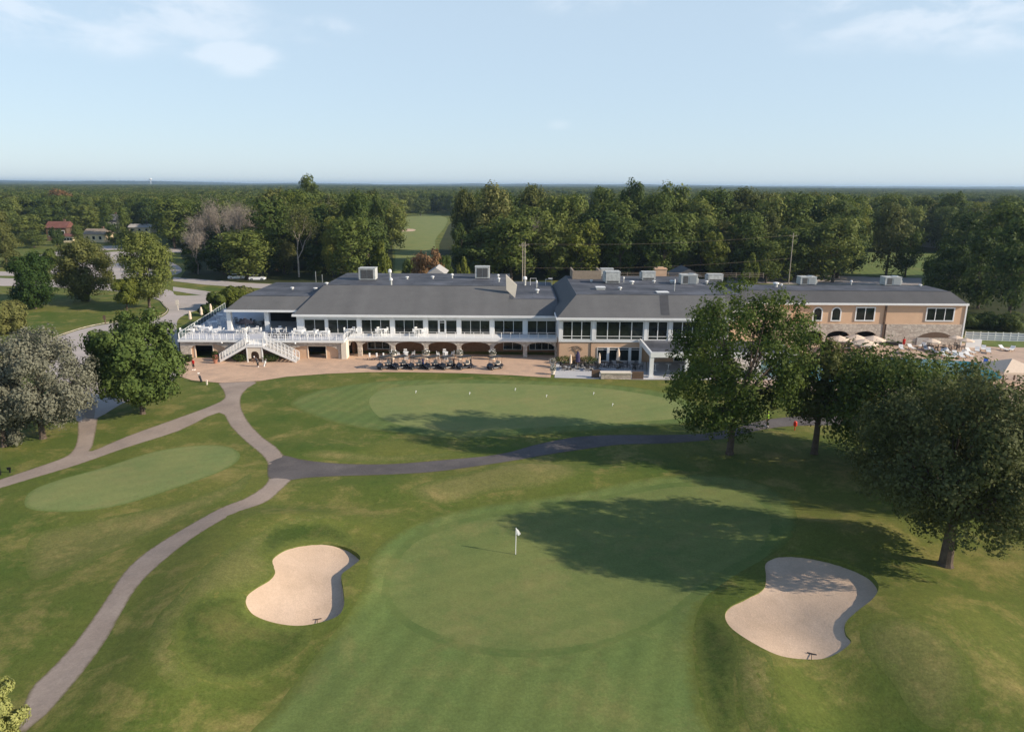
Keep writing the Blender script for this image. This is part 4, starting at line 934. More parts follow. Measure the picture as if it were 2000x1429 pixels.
def planter(loc, label, kind='urn', fl='white', seed=1, s=1.):
    o = empty('planter', loc, label, 'planter', 'planted urns'); L = tuple(loc)
    MB().lathe([(.22*s, 0), (.30*s, .08*s), (.26*s, .15*s), (.42*s, .62*s), (.46*s, .66*s), (.40*s, .66*s)], L, 12).build('pot', MT['cream' if kind == 'urn' else 'terracotta'], o)
    V, Fq = blob_leaves(.5*s, .5*s, .38*s, 240, .16*s, seed, .9*s); link('foliage', np_mesh('foliage', V, Fq, LF['silver' if fl == 'white' else 'mid']), o)
    V, Fq = blob_leaves(.52*s, .52*s, .42*s, 70, .16*s, seed+9, .95*s); link('flowers', np_mesh('flowers', V, Fq, MT['white' if fl == 'white' else 'pink']), o)
    return o
for i, (px, l) in enumerate(((768, 'at the second arcade column behind the second cart'), (832, 'at the arcade column behind the fourth cart'), (897, 'at the arcade column behind the sixth cart'), (962, 'at the arcade column behind the lone cart'))):
    p = at_z(px, 702, .05); planter((p[0], p[1], .05), 'pale urn of white flowers '+l, seed=i+2, s=1.25)
p = at_z(421, 709, .05); planter(tuple(p), 'terracotta pot of pink flowers at the foot of the left stair', 'pot', 'pink', 31, .95)
p = at_z(1079, 716, .05); planter(tuple(p), 'pale urn at the rear corner of the patio edge', seed=33, s=1.05)
p = at_z(1080, 731, .05); planter(tuple(p), 'pale urn at the front corner of the patio edge', seed=34, s=.95)
for i, (px, py, rx, l) in enumerate(((1103, 710, 1.5, 'clipped shrub at the left foot of the tan wall'), (1122, 711, 1.1, 'dark reddish shrub beneath the purple parasol'), (1147, 711, 1.7, 'clipped shrub at the right foot of the tan wall'), (367, 707, .7, 'dark shrub between the big round tree and the first garage opening'), (421, 700, .5, 'little dark shrub left of the stair foot'), (470, 706, 1.2, 'dark shrub under the left stair'), (528, 706, 1.5, 'dark shrub under the right stair'))):
    p = at_z(px, py, .02); o = empty('shrub', tuple(p), l, 'shrub')
    V, Fq = blob_leaves(rx, rx*.6, .6, 900, .18, 50+i, .62); link('foliage', np_mesh('foliage', V, Fq, LF['rust' if i == 1 else 'dark']), o)
    MB().lathe([(.06, 0), (.04, .5)], tuple(p), 6).build('stem', MT['bark'], o)

# ------------------------------------------------------------------ golf carts
def make_cart():
    c = empty('golf_cart', (0, 0, 0), 'x', 'golf cart', 'golf carts parked on the pavers')
    m = MB()   # front cowl, floor, rear body; +x is the front
    def sec(x, w, z0, z1): return [(x, -w, z0), (x, w, z0), (x, w*.94, z1), (x, -w*.94, z1)]
    m.ring([sec(1.18, .42, .30, .52), sec(1.10, .52, .26, .66), sec(.85, .56, .25, .80), sec(.62, .58, .25, .92), sec(.55, .58, .25, .90)])
    m.ring([sec(.56, .56, .24, .34), sec(-.30, .58, .24, .34)]); m.ring([sec(-.29, .58, .26, .62), sec(-.55, .60, .28, .66), sec(-.95, .60, .34, .70), sec(-1.18, .52, .38, .66)])
    m.build('body', MT['navy'], c)
    MB().box(-.62, -.08, -.52, .52, .68, .80).build('seat', MT['seatc'], c); MB().box(-.70, -.58, -.52, .52, .82, 1.18).build('backrest', MT['seatc'], c)
    r = MB(); r.ring([[(x, -y, z) for x, y, z in ((.95, .55, 1.80), (.95, -.55, 1.80), (-1.05, -.58, 1.80), (-1.05, .58, 1.80))][::-1], [(x, y, z) for x, y, z in ((.98, -.60, 1.84), (.98, .60, 1.84), (-1.1, .62, 1.84), (-1.1, -.62, 1.84))][::1], [(x, y, z) for x, y, z in ((.85, -.5, 1.90), (.85, .5, 1.90), (-.98, .5, 1.90), (-.98, -.5, 1.90))]]) if False else r.box(-1.08, .96, -.6, .6, 1.80, 1.86).box(-.98, .86, -.5, .5, 1.861, 1.90)
    r.build('roof', MT['black'], c)
    p = MB()
    for s in (-1, 1):
        p.tube([(.72, s*.52, .88), (.55, s*.54, 1.80)], .022, 5); p.tube([(-.85, s*.54, .70), (-.95, s*.55, 1.80)], .022, 5)
    p.tube([(-1.0, -.5, 1.0), (-1.0, .5, 1.0)], .02, 5); p.build('roof_posts', MT['black'], c)
    MB().hexa([(.70, -.5, .92), (.70, .5, .92), (.715, .5, .92), (.715, -.5, .92)], [(.57, -.52, 1.74), (.57, .52, 1.74), (.585, .52, 1.74), (.585, -.52, 1.74)]).build('windshield', MT['plexi'], c)
    q = MB(); q.tube([(.55, .25, .85), (.32, .25, 1.02)], .02, 5); q.tube([(.32+.05*math.sin(t), .25+.17*math.cos(t), 1.02+.16*math.sin(t)) for t in [k*math.pi/5 for k in range(11)]], .015, 4); q.build('steering_wheel', MT['black'], c)
    for s in (-1, 1):
        MB().lathe([(.06, 0), (.09, .03), (.07, .05)], (0, 0, 0), 8).build('headlight', MT['white'], c).matrix_local = Matrix.Translation((1.09, s*.34, .56)) @ Matrix.Rotation(math.pi/2, 4, 'Y')
        for x in (.80, -.78):
            w = MB().lathe([(.12, -.09), (.21, -.09), (.235, -.05), (.235, .05), (.21, .09), (.12, .09)], n=16).build('wheel', MT['rubber'], c); w.matrix_local = Matrix.Translation((x, s*.52, .235)) @ Matrix.Rotation(math.pi/2, 4, 'X')
            MB().lathe([(.02, -.095), (.125, -.085), (.125, .085), (.02, .095)], n=12).build('rim', MT['metal'], w)
    MB().box(-1.45, -1.0, -.46, .46, .36, .42).build('bag_rack', MT['black'], c)
    return Proto(c)
m_, nt, b_ = newmat('plexiglass'); b_.inputs['Base Color'].default_value = (.8, .8, .8, 1); b_.inputs['Transmission Weight'].default_value = .9; b_.inputs['Roughness'].default_value = .1; b_.inputs['IOR'].default_value = 1.05; MT['plexi'] = m_
CART = make_cart(); CLB = ['golf cart at the left end of the row of six', 'second golf cart from the left end of the row of six', 'third golf cart in the row, before a tall white table', 'fourth golf cart in the row of six', 'fifth golf cart in the row, with an orange-brown bag behind it', 'golf cart at the right end of the row of six', 'lone golf cart standing apart from the row of six']
def bag(loc, mt, label, rz=0., lean=.2, s=1.):
    o = empty('golf_bag', (0, 0, 0), label, 'golf bag')
    MB().lathe([(.13, 0), (.14, .05), (.12, .45), (.15, .82), (.13, .86)], n=10).build('body', MT[mt], o); MB().lathe([(.05, 0), (.05, .3), (.02, .32)], (.15, 0, .15), 8).build('pocket', MT['black'], o)
    k = MB()
    for i in range(6): a = i*1.05; k.tube([(.07*math.cos(a), .07*math.sin(a), .8), (.09*math.cos(a), .09*math.sin(a), 1.12+.04*(i % 3))], .012, 4); k.box(.09*math.cos(a)-.03, .09*math.cos(a)+.05, .09*math.sin(a)-.02, .09*math.sin(a)+.02, 1.12+.04*(i % 3), 1.17+.04*(i % 3))
    k.build('clubs', MT['metal'], o); o.location = loc; o.rotation_euler = (0, lean, rz); o.scale = (s, s, s)
for i, px in enumerate((751, 781, 812, 843, 873, 906, 966)):
    p = at_z(px, 721+(.5 if i == 6 else 0), .05); rz = math.pi+.62+.05*math.sin(i*2.1)
    CART.put((p[0], p[1]+.5, .05), rz, CLB[i])
    if i in (0, 2, 4, 5): bag((p[0]-1.2*math.cos(rz), p[1]+.5-1.2*math.sin(rz), .47), ('grey', 'bluep', 'terracotta', 'navy')[(0, 2, 4, 5).index(i)], ('grey', 'blue', 'orange-brown', 'dark')[(0, 2, 4, 5).index(i)]+' golf bag on the back of the '+('first', 'third', 'fifth', 'sixth')[(0, 2, 4, 5).index(i)]+' cart in the row', rz, .1)
for px, l in ((722, 'leftmost'), (736, 'middle'), (749, 'rightmost')):
    p = at_z(px, 703, .05); o = empty('golf_trolley', (p[0], p[1], .05), l+' of the three trolleys with white bags under the arcade', 'golf trolley', 'golf trolleys by the arcade'); L = ORG[o.name]
    MB().lathe([(.11, .5), (.13, .6), (.13, .95), (.16, 1.0), (.12, 1.12)], tuple(L), 10).build('bag', MT['white'], o)
    MB().tube([L+Vector((0, 0, .25)), L+Vector((.1, .2, 1.2)), L+Vector((.1, .4, 1.2))], .025, 5).tube([L+Vector((-.35, 0, .15)), L+Vector((.35, 0, .15))], .025, 5).build('frame', MT['black'], o)
    for s in (-.35, .35): MB().tube([L+Vector((s-.03, 0, .15)), L+Vector((s+.03, 0, .15))], .15, 12).build('wheel', MT['rubber'], o)

# ------------------------------------------------------------------ people
def person(loc, rz, label, shirt, shorts, pose='stand', capm=None, legs='skin', arms='skin'):
    o = empty('person', (0, 0, 0), label, 'person')
    bend = pose == 'bend'
    hip = Vector((0, 0, .92)); lean = Vector((0, .42, .36)) if bend else Vector((0, .02, .52))
    ch = hip+lean*.85; nk = hip+lean*1.05; hd = nk+(Vector((0, .13, .10)) if bend else Vector((0, .02, .13)))
    V = [hip]; E = []; Rr = [(.15, .12)]
    def add(p, par, r): V.append(Vector(p)); E.append((par, len(V)-1)); Rr.append((r, r) if not isinstance(r, tuple) else r); return len(V)-1
    w = add(hip+lean*.35, 0, (.135, .105)); c = add(ch, w, (.17, .11)); n = add(nk, c, .055); h = add(hd, n, (.085, .1)); add(hd+(Vector((0, .06, .08)) if bend else Vector((0, 0, .11))), h, (.07, .085))
    hands = []
    for s in (-1, 1):
        sh = add(ch+Vector((s*.19, 0, .02)), c, .06)
        el = add(V[sh]+(Vector((s*.05, .12, -.27)) if bend else Vector((s*.06, -.02+.05*s, -.29))), sh, .045); wr = add(V[el]+(Vector((-s*.04, .12, -.22)) if bend else Vector((s*.02, .10, -.24))), el, .03)
        pm = add(V[wr]+Vector((0, .03, -.09)), wr, (.038, .02)); hands.append(pm)
        for k in range(4): f1 = add(V[pm]+Vector((s*.004, (k-1.5)*.02+.01, -.05-.006*(1.5-abs(k-1.5)))), pm, .009); add(V[f1]+Vector((-s*.008, .006, -.035)), f1, .008)
        t1 = add(V[pm]+Vector((0, .045, .02)), pm, .011); add(V[t1]+Vector((-s*.005, .015, -.035)), t1, .009)
        kn = add(Vector((s*.11, .05 if s > 0 else .0, .50)), add(Vector((s*.10, 0, .86)), 0, .095), .062); ak = add(Vector((s*.12, -.02+(.08 if s > 0 else -.05), .09)), kn, .04); add(V[ak]+Vector((0, .17, -.05)), ak, (.04, .03))
    me = bpy.data.meshes.new('body'); me.from_pydata([tuple(v) for v in V], E, []); me.update(); b = link('body', me, o)
    me.materials.append(MT['skin']); sk = b.modifiers.new('skin', 'SKIN'); b.modifiers.new('sub', 'SUBSURF').levels = 1; b.modifiers['sub'].render_levels = 1
    for i, r in enumerate(Rr): me.skin_vertices[0].data[i].radius = r
    me.skin_vertices[0].data[0].use_root = True
    up = lean.normalized(); side = Vector((1, 0, 0)); fr = up.cross(side)
    def ell(c, a, bb, n=12): return [c+side*(a*math.cos(2*math.pi*k/n))-fr*(bb*math.sin(2*math.pi*k/n)) for k in range(n)]
    S = MB(); S.ring([ell(hip-up*.02, .19, .15), ell(hip+lean*.35, .175, .135), ell(ch, .21, .145), ell(ch+up*.07, .16, .11), ell(nk-up*.01, .07, .07)])
    for s, k0 in ((-1, 6), (1, 6)):
        sh = ch+Vector((s*.17, 0, .03)); S.tube([sh, sh+(Vector((s*.05, .07, -.18)) if bend else Vector((s*.06, 0, -.2)))], [.075, .068], 8)
    S.build('shirt', MT[shirt], o, True)
    T = MB(); T.ring([ell(Vector((0, 0, .84)), .185, .145), ell(Vector((0, 0, .95)), .19, .15)])
    L0 = .45 if legs == 'skin' else .10
    for s in (-1, 1):
        T.tube([Vector((s*.10, 0, .90)), Vector((s*.11, .04 if s > 0 else 0, .52)), Vector((s*.115, .03 if s > 0 else -.02, L0))][:3], [.115, .09, .085 if L0 > .3 else .065], 9)
    T.build('trousers', MT[shorts], o, True)
    for s in (-1, 1):
        y = (.06 if s > 0 else -.09); MB().ring([[(s*.12-.055, y-.08, z), (s*.12+.055, y-.08, z), (s*.12+.05, y+.22, z*.7), (s*.12-.05, y+.22, z*.7)] for z in (0.0, .09)]).build('shoe', MT['white'], o)
    hc = hd+(Vector((0, .03, .06)) if bend else Vector((0, -.015, .085)))
    MB().ring([[(hc+Vector((.1*math.cos(t)*q, .115*math.sin(t)*q, z))) for t in [2*math.pi*k/10 for k in range(10)]] for q, z in ((.98, -.03), (1.02, .02), (.8, .08), (.25, .115))]).build('hair' if capm is None else 'cap', MT[capm or 'hair'], o, True)
    fd = Vector((0, 1, -.6)).normalized() if bend else Vector((0, 1, 0)); fc = hd+fd*.095+Vector((0, 0, .03))
    MB().box(fc.x-.012, fc.x+.012, fc.y-.01, fc.y+.022, fc.z-.03, fc.z+.02).build('nose', MT['skin'], o)
    MB().box(-.045, -.022, fc.y-.008, fc.y+.006, fc.z+.018, fc.z+.03).box(.022, .045, fc.y-.008, fc.y+.006, fc.z+.018, fc.z+.03).build('eyes', MT['hair'], o)
    o.location = loc; o.rotation_euler = (0, 0, rz); return o
p = at_z(379, 722, .05); person((p[0], p[1], .05), 2.6, 'person in a red shirt and dark shorts standing by the first garage opening', 'red', 'khaki')
p = at_z(504, 716, .05); person((p[0], p[1], .05), 1.2, 'person in dark clothes and a white cap bending below the stair landing', 'khaki', 'black', 'bend', 'white', 'long')
p = at_z(509, 716, .05); bag((p[0]+.45, p[1]+.2, .05), 'white', 'white golf bag beside the bending person', 0, .3)
p = at_z(394, 746, .05); bag((p[0], p[1], .05), 'black', 'black golf bag leaning where the pavers meet the path', 2.5, .5, 1.1)
p = at_z(1764, 678, .05); person((p[0], p[1], .05), 3.0, 'person in red at the foot of the blank stone wall', 'red', 'red')
g = G(1498, 833); person(tuple(g+Vector((0, 0, .04))), 1.0, 'person in a lime top on the dark path under the tree', 'lime', 'khaki', capm='lime', legs='long')

# ------------------------------------------------------------------ trees
def crown_mesh(name, seed, R_, z0, z1, ncl, nleaf, ls, mat, wide=.5, rcr=(.20, .36), droop=0., lop=(0, 0), core=.55, prof=None):
    rg = np.random.default_rng(seed); zc = z0+(z1-z0)*wide; out = []; cs = []
    d = rg.normal(size=(ncl, 3)); d /= np.linalg.norm(d, axis=1)[:, None]; u = rg.uniform(.25, 1, ncl)**.45
    for i in range(ncl):
        rr = R_*rg.uniform(*rcr); q = d[i]*u[i]
        up = (z1-zc) if q[2] > 0 else (zc-z0)
        w = R_*(1.0 if prof is None else prof(.5+.5*q[2]))
        c = np.array([q[0]*max(w-rr*.8, .2)+lop[0]*q[2], q[1]*max(w-rr*.8, .2)+lop[1]*q[2], zc+q[2]*max(up-rr*.75, .1)]); cs.append((c, rr))
    vol = np.array([rr**2 for _, rr in cs]); nl = np.maximum(6, (nleaf*vol/vol.sum()).astype(int)); cen = np.array([0, 0, zc])
    P = []; Nn = []
    for (c, rr), n in zip(cs, nl):
        e = rg.normal(size=(n, 3)); e[:, 2] = e[:, 2]*.9+.25; e /= np.linalg.norm(e, axis=1)[:, None]
        r = rr*rg.uniform(core, 1.12, n)[:, None]; p = e*r*np.array([1.12, 1.12, .78])
        p += rr*.16*np.sin(p[:, [1, 2, 0]]*(5/rr))
        if droop: p[:, 2] -= droop*rr*np.clip(rg.uniform(0, 1, n)*np.hypot(e[:, 0], e[:, 1]), 0, 1)
        p += c; g = p-cen; g /= (np.linalg.norm(g, axis=1)[:, None]+1e-6)
        P.append(p); Nn.append(e*.8+g*.3+rg.normal(size=(n, 3))*.30)
    P = np.vstack(P); Nn = np.vstack(Nn)
    fz = (z1-zc)/max(np.percentile(P[:, 2], 99.3)-zc, .1); fr = R_/np.percentile(np.hypot(P[:, 0], P[:, 1]), 97.5)
    fl = (zc-z0)/max(zc-np.percentile(P[:, 2], 1.5), .1)
    def nz(q): return np.array([1, 1, 0])*q*fr+np.array([0, 0, 1])*(zc+(q-zc)*np.where(q[..., 2:3] > zc, fz, fl))
    P = nz(P); cs = [(nz(c), r) for c, r in cs]
    V, Fq = quads(P, Nn, ls*(.45+1.15*rg.random(len(P))**1.6), rg)
    return np_mesh(name, V, Fq, LF[mat] if isinstance(mat, str) else mat), cs
def trunk_mb(seed, h, r0, cs, z0, nl=9, base=(0, 0), fork=None, lean=(0, 0)):
    rg = random.Random(seed); m = MB(); zt = fork or (z0+h*.25)
    top = Vector((lean[0], lean[1], zt)); mid = Vector((lean[0]*.4+rg.uniform(-.1, .1), lean[1]*.4, zt*.5))
    m.tube([(0, 0, -.15), (0, 0, .25), mid, top], [r0*1.5, r0*1.08, r0*.92, r0*.75], 9)
    cc = sorted(cs, key=lambda q: -q[1])[:nl]
    for c, rr in cc:
        c = Vector(c); L = (c-top).length; k = top.lerp(c, .45)+Vector((rg.uniform(-.1, .1)*L, rg.uniform(-.1, .1)*L, .04*L))
        st = mid.lerp(top, rg.uniform(.75, 1)) if c.z > zt*.8 else mid.lerp(top, .7)
        ra = r0*rg.uniform(.30, .5); m.tube([st, k, c], [ra, ra*.62, ra*.22], 6)
        for _ in range(4):
            e = c+Vector((rg.gauss(0, 1), rg.gauss(0, 1), rg.gauss(.2, .7)))*rr*.65; s0 = k.lerp(c, rg.uniform(0, .9)); m.tube([s0, s0.lerp(e, .5)+Vector((0, 0, .05*rr)), e], [ra*.3, ra*.2, ra*.07], 4)
    return m
def tree(loc, label, kind='broadleaf_tree', cat='tree', group=None, seed=1, R_=5, z0=2, z1=12, ncl=40, nleaf=30000, ls=.26, mat='mid', r0=.35, bark='bark', nl=9, fork=None, lean=(0, 0), **kw):
    o = empty(kind, (0, 0, 0), label, cat, group)
    me, cs = crown_mesh('crown', seed, R_, z0, z1, ncl, nleaf, ls, mat, **kw); link('crown', me, o)
    trunk_mb(seed, z1-z0, r0, cs, z0, nl, fork=fork, lean=lean).build('trunk', MT[bark], o)
    o.location = loc; return o
def Gv(px, py): g = G(px, py); return (g.x, g.y, g.z)
def dims(px, py, ptop, pw, at=None):
    g = G(px, py); ztop = Z(px, ptop, g.y)-g.z; w = (X(px+pw/2, g.y, (py+ptop)/2)-X(px-pw/2, g.y, (py+ptop)/2)); return (g.x, g.y, g.z), ztop, w/2
# near trees
L, zt, r = dims(1846, 1103, 745, 380)
tree(L, 'big grey-green tree with a thick trunk behind the right-hand sand bunker', seed=11, R_=r*1.06, z0=3.5, z1=zt, ncl=240, nleaf=74000, ls=.225, mat='ash', r0=.42, nl=24, wide=.45, rcr=(.07, .15), droop=.9, core=.5, fork=3.6, group='large shade trees by the green')
L, zt, r = dims(1425, 886, 566, 285)
tree(L, 'airy fresh green tree with a forked trunk between the dark path and the green', seed=23, R_=r*1.02, z0=3.2, z1=zt, ncl=150, nleaf=38000, ls=.28, mat='locust', r0=.34, nl=26, wide=.45, rcr=(.09, .18), lop=(1.2, 0), fork=5.2, core=.3, droop=.3)
L, zt, r = dims(1590, 886, 668, 190)
tree(L, 'darker thin-crowned tree with a slim trunk just beyond the forked tree', seed=37, R_=r*.95, z0=4.2, z1=zt, ncl=70, nleaf=17000, ls=.31, mat='olive', r0=.32, nl=20, wide=.45, rcr=(.10, .2), core=.3, fork=4.4)
L, zt, r = dims(1738, 905, 690, 340)
tree(L, 'broad dark tree in front of the swimming pool, behind the big grey-green tree', seed=41, R_=r, z0=2.6, z1=zt, ncl=150, nleaf=36000, ls=.32, mat='mid', r0=.4, nl=16, wide=.45, rcr=(.10, .2), droop=.4, core=.4)
L, zt, r = dims(2160, 960, 735, 250)
tree(L, 'shade tree standing partly out of view at the right edge beyond the big grey-green tree', seed=43, R_=r*1.1, z0=2.4, z1=zt, ncl=70, nleaf=60000, ls=.3, mat='ash', r0=.4, wide=.45)
L, zt, r = dims(2240, 1010, 640, 300)
tree(L, 'shade tree outside the right edge whose shadow crosses the green', seed=44, R_=r, z0=2.8, z1=zt, ncl=70, nleaf=45000, ls=.34, mat='ash', r0=.4, wide=.45)
L, zt, r = dims(279, 808, 620, 190)
tree(L, 'dense round-crowned dark green maple beside the corner of the deck', 'maple_tree', seed=51, R_=r*.9, z0=2.1, z1=zt, ncl=95, nleaf=42000, ls=.36, mat='maple', r0=.27, nl=8, wide=.42, rcr=(.13, .24))
L, zt, r = dims(84, 856, 652, 240)
tree(L, 'wide silver-leaved tree on the lawn before the driveway', 'silver_tree', seed=61, R_=r*.92, z0=2.2, z1=zt, ncl=150, nleaf=42000, ls=.26, mat='silver', r0=.3, nl=18, wide=.40, rcr=(.09, .19), droop=.5, core=.5)
L, zt, r = dims(8, 872, 700, 90)
tree(L, 'silver-leaved tree with drooping boughs at the left edge of the lawn', 'silver_tree', seed=62, R_=r*.95, z0=.9, z1=zt, ncl=40, nleaf=24000, ls=.27, mat='silver', r0=.25, wide=.45, droop=.6)
L, zt, r = dims(16, 1470, 1336, 84)
tree(L, 'pale yellow-green bush beside the path at the bottom corner', 'leafy_bush', 'bush', seed=71, R_=r, z0=.1, z1=zt, ncl=34, nleaf=16000, ls=.13, mat='pale', r0=.1, wide=.45, nl=6)
# middle distance, left
for i, (px, py, pt, pw_, mt_, kd, lb, kw) in enumerate((
    (70, 603, 499, 88, 'maple', 'maple_tree', 'egg-shaped dark green tree on the lawn above the silver trees', dict(z0=.8, ncl=50)),
    (172, 588, 470, 105, 'olive', 'broadleaf_tree', 'loose olive tree with a leaning dark trunk between the lawn and the parking lot', dict(z0=2.2, ncl=40, core=.35)),
    (162, 588, 545, 34, 'mid', 'shrub', 'low dark bush at the foot of the loose olive tree', dict(z0=.2, ncl=16)),
    (292, 600, 458, 104, 'mid', 'broadleaf_tree', 'tall round green tree by the bend of the driveway', dict(z0=2.6, ncl=50)),
    (248, 606, 546, 56, 'yellow', 'broadleaf_tree', 'small yellowish tree with a pale leaning trunk on the lawn', dict(z0=1.8, ncl=28)),
    (24, 650, 590, 80, 'olive', 'broadleaf_tree', 'olive-brown round tree behind the silver trees', dict(z0=.5, ncl=30)),
    (14, 522, 412, 56, 'olive', 'conifer_tree', 'olive conifer at the far left edge beyond the road', dict(z0=1., ncl=36, prof=lambda t: 1.15-.9*t)),
    (100, 516, 488, 34, 'mid', 'shrub', 'roundish shrub at the end of the parking lot', dict(z0=.2, ncl=14)),
    (455, 600, 562, 60, 'yellow', 'shrub', 'yellowish shrub beside the pavilion roof', dict(z0=.2, ncl=22)),
    (425, 606, 572, 44, 'mid', 'shrub', 'green shrub along the dark deck railing', dict(z0=.2, ncl=16)),
    (402, 616, 596, 26, 'dark', 'shrub', 'small dark shrub between the beige folded parasols', dict(z0=.1, ncl=10)),
    (480, 590, 560, 50, 'olive', 'shrub', 'olive shrub behind the pavilion roof', dict(z0=.2, ncl=18)))):
    L, zt, r = dims(px, py, pt, pw_); tree(L, lb, kd, 'shrub' if kd == 'shrub' else 'tree', seed=100+i, R_=r*.95, z1=zt, nleaf=int(4500+3300*r), ls=.30+.02*r, mat=mt_, r0=.05+.04*r, nl=6, **kw)
# prototypes for the woods
class TP:
    def __init__(s, seed, mat, shape='round', dens=5200):
        kw = dict(round=dict(wide=.5, z0=2.2), tall=dict(wide=.5, z0=1.5, prof=lambda t: .72+.35*math.sin(math.pi*t)), conif=dict(wide=.4, z0=.8, prof=lambda t: 1.1-.95*t), low=dict(wide=.4, z0=.4))[shape]
        z0 = kw.pop('z0')
        s.cm, cs = crown_mesh('crown_%s' % mat, seed, 5., z0, 16. if shape != 'low' else 8., 46 if shape != 'low' else 26, dens, .62, mat, rcr=(.20, .36), **kw)
        m = trunk_mb(seed, 14, .30, cs, z0, 5); me = bpy.data.meshes.new('trunk'); me.from_pydata(m.v, [], m.f); me.materials.append(MT['bark']); me.update(); s.tm = me; s.H = 16. if shape != 'low' else 8.
    def put(s, x, y, H, R_, label, rz, group=None, kind='broadleaf_tree'):
        o = empty(kind, (x, y, 0), label, 'tree', group); link('crown', s.cm, o); link('trunk', s.tm, o)
        o.scale = (R_/5, R_/5, H/s.H); o.rotation_euler = (0, 0, rz); return o
T_ = {}
for i, (k, mt_, sh) in enumerate((('d1', 'dark', 'round'), ('d2', 'dark', 'tall'), ('m1', 'mid', 'round'), ('m2', 'mid', 'tall'), ('m3', 'mid', 'round'), ('o1', 'olive', 'round'), ('o2', 'olive', 'tall'), ('y1', 'yellow', 'round'), ('y2', 'yellow', 'low'), ('r1', 'rust', 'low'), ('c1', 'mid', 'conif'), ('r2', 'rust', 'tall'), ('d3', 'dark', 'low'))):
    T_[k] = TP(300+i, mt_, sh)
placed = []
def wood(px, D, ptop, pw_, k, label, group=None, kind='broadleaf_tree', rz=None):
    """tree at distance D under picture column px whose top shows at ptop"""
    y = float(D); x = X(px, y, 450); H = Z(px, ptop, y); R_ = (X(px+pw_/2, y, 450)-X(px-pw_/2, y, 450))/2*.88
    placed.append((x, y, R_)); return T_[k].put(x, y, H, R_, label, rz if rz is not None else (px*1.7) % 6.28, group, kind)
def bare(px, D, ptop, pw_, label, seed, mat='twig', leafy=None):
    y = float(D); x = X(px, y, 450); H = Z(px, ptop, y); Rr = (X(px+pw_/2, y, 450)-X(px-pw_/2, y, 450))/2*1.2; H *= 1.16
    placed.append((x, y, Rr*.8)); o = empty('bare_tree', (0, 0, 0), label, 'tree', 'bare trees in the wood'); rg = random.Random(seed); m = MB(); tips = []
    def br(p, d, L, r, dep):
        q = p+d*L*.5+Vector((rg.gauss(0, .05), rg.gauss(0, .05), 0))*L; e = q+(d+Vector((rg.gauss(0, .12), rg.gauss(0, .12), .08))).normalized()*L*.5
        m.tube([p, q, e], [r, r*.8, r*.6], 5 if dep > 2 else 3); tips.append(e)
        if dep == 0: return
        for _ in range(rg.choice((3, 4)) if dep > 1 else 4):
            a = rg.uniform(0, 6.28); sp = rg.uniform(.35, .75); dd = (d+Vector((math.cos(a)*sp, math.sin(a)*sp, .18))).normalized(); br(p.lerp(e, rg.uniform(.55, 1)), dd, L*rg.uniform(.55, .75), r*.55, dep-1)
    br(Vector((0, 0, -.2)), Vector((0, 0, 1)), H*.36, H*.014, 4)
    t = m.build('trunk', MT['barkpale'] if mat == 'pale' else MT['twig'], o)
    g = np.random.default_rng(seed); Tn = np.array([tuple(q) for q in tips if q.z > H*.35]); idx = g.integers(0, len(Tn), 2600 if leafy is None else 3000)
    P = Tn[idx]+g.normal(size=(len(idx), 3))*H*.05; dd = g.normal(size=(len(idx), 3)); dd[:, 2] += 1; dd /= np.linalg.norm(dd, axis=1)[:, None]
    sd = np.cross(dd, g.normal(size=(len(idx), 3))); sd /= np.linalg.norm(sd, axis=1)[:, None]; ln = g.uniform(.5, 1.3, len(idx))[:, None]; wd = .035
    if leafy is None: V = np.stack([P-sd*wd, P+sd*wd, P+sd*wd*.3+dd*ln, P-sd*wd*.3+dd*ln], 1).reshape(-1, 3); Fq = np.arange(len(V)).reshape(-1, 4)
    else: V, Fq = quads(P, g.normal(size=(len(P), 3))+[0, 0, .6], .55*g.uniform(.6, 1.3, len(P)), g)
    link('crown', np_mesh('crown', V, Fq, MT['twig'] if leafy is None else LF[leafy]), o); o.location = (x, y, 0)
    o.scale = (Rr/(H*.38), Rr/(H*.38), 1)
# feature trees of the wood left of the fairway gap
bare(430, 232, 383, 75, 'pinkish bare tree in the wood, tallest of the leafless clump', 1)
bare(468, 236, 392, 60, 'bare grey tree on the right of the leafless clump', 2)
bare(398, 226, 410, 55, 'bare tree on the left of the leafless clump with pale slanting trunks', 3)
bare(452, 222, 398, 60, 'lower bare tree in the middle of the leafless clump', 12)
bare(502, 240, 400, 50, 'thin bare tree at the right end of the leafless clump', 13)
bare(378, 214, 440, 50, 'bare tree with pale stems at the left end of the leafless clump', 14)
bare(578, 209, 412, 88, 'half-dead pale-trunked tree with sparse leaves above the pavilion roof', 4, 'pale', 'olive')
bare(650, 250, 384, 50, 'thin grey tree between the pale-trunked and the dark tall tree', 5)
wood(606, 320, 345, 52, 'd1', 'dark round tree standing above the skyline')
wood(645, 208, 428, 50, 'y1', 'bright yellow-green tree behind the pavilion roof')
wood(698, 222, 376, 80, 'm2', 'tall dense green tree behind the left rooftop unit')
wood(740, 240, 382, 46, 'd2', 'tall dark tree bounding the open fairway on its left')
wood(742, 205, 474, 46, 'y2', 'low yellowish tree at the foot of the wood by the fairway')
wood(836, 178, 491, 76, 'r1', 'small rust-brown tree behind the grey gable')
wood(905, 182, 506, 32, 'y2', 'small yellow tree between the gable and the right rooftop unit')
wood(530, 245, 374, 80, 'o1', 'olive tree in the wood left of the one above the skyline')
wood(575, 262, 378, 70, 'y1', 'yellowish tree top behind the pale-trunked tree')
wood(505, 212, 450, 90, 'm1', 'lower green tree at the wood edge above the parked cars')
wood(430, 214, 470, 90, 'd1', 'lower dark tree at the wood edge below the leafless clump')
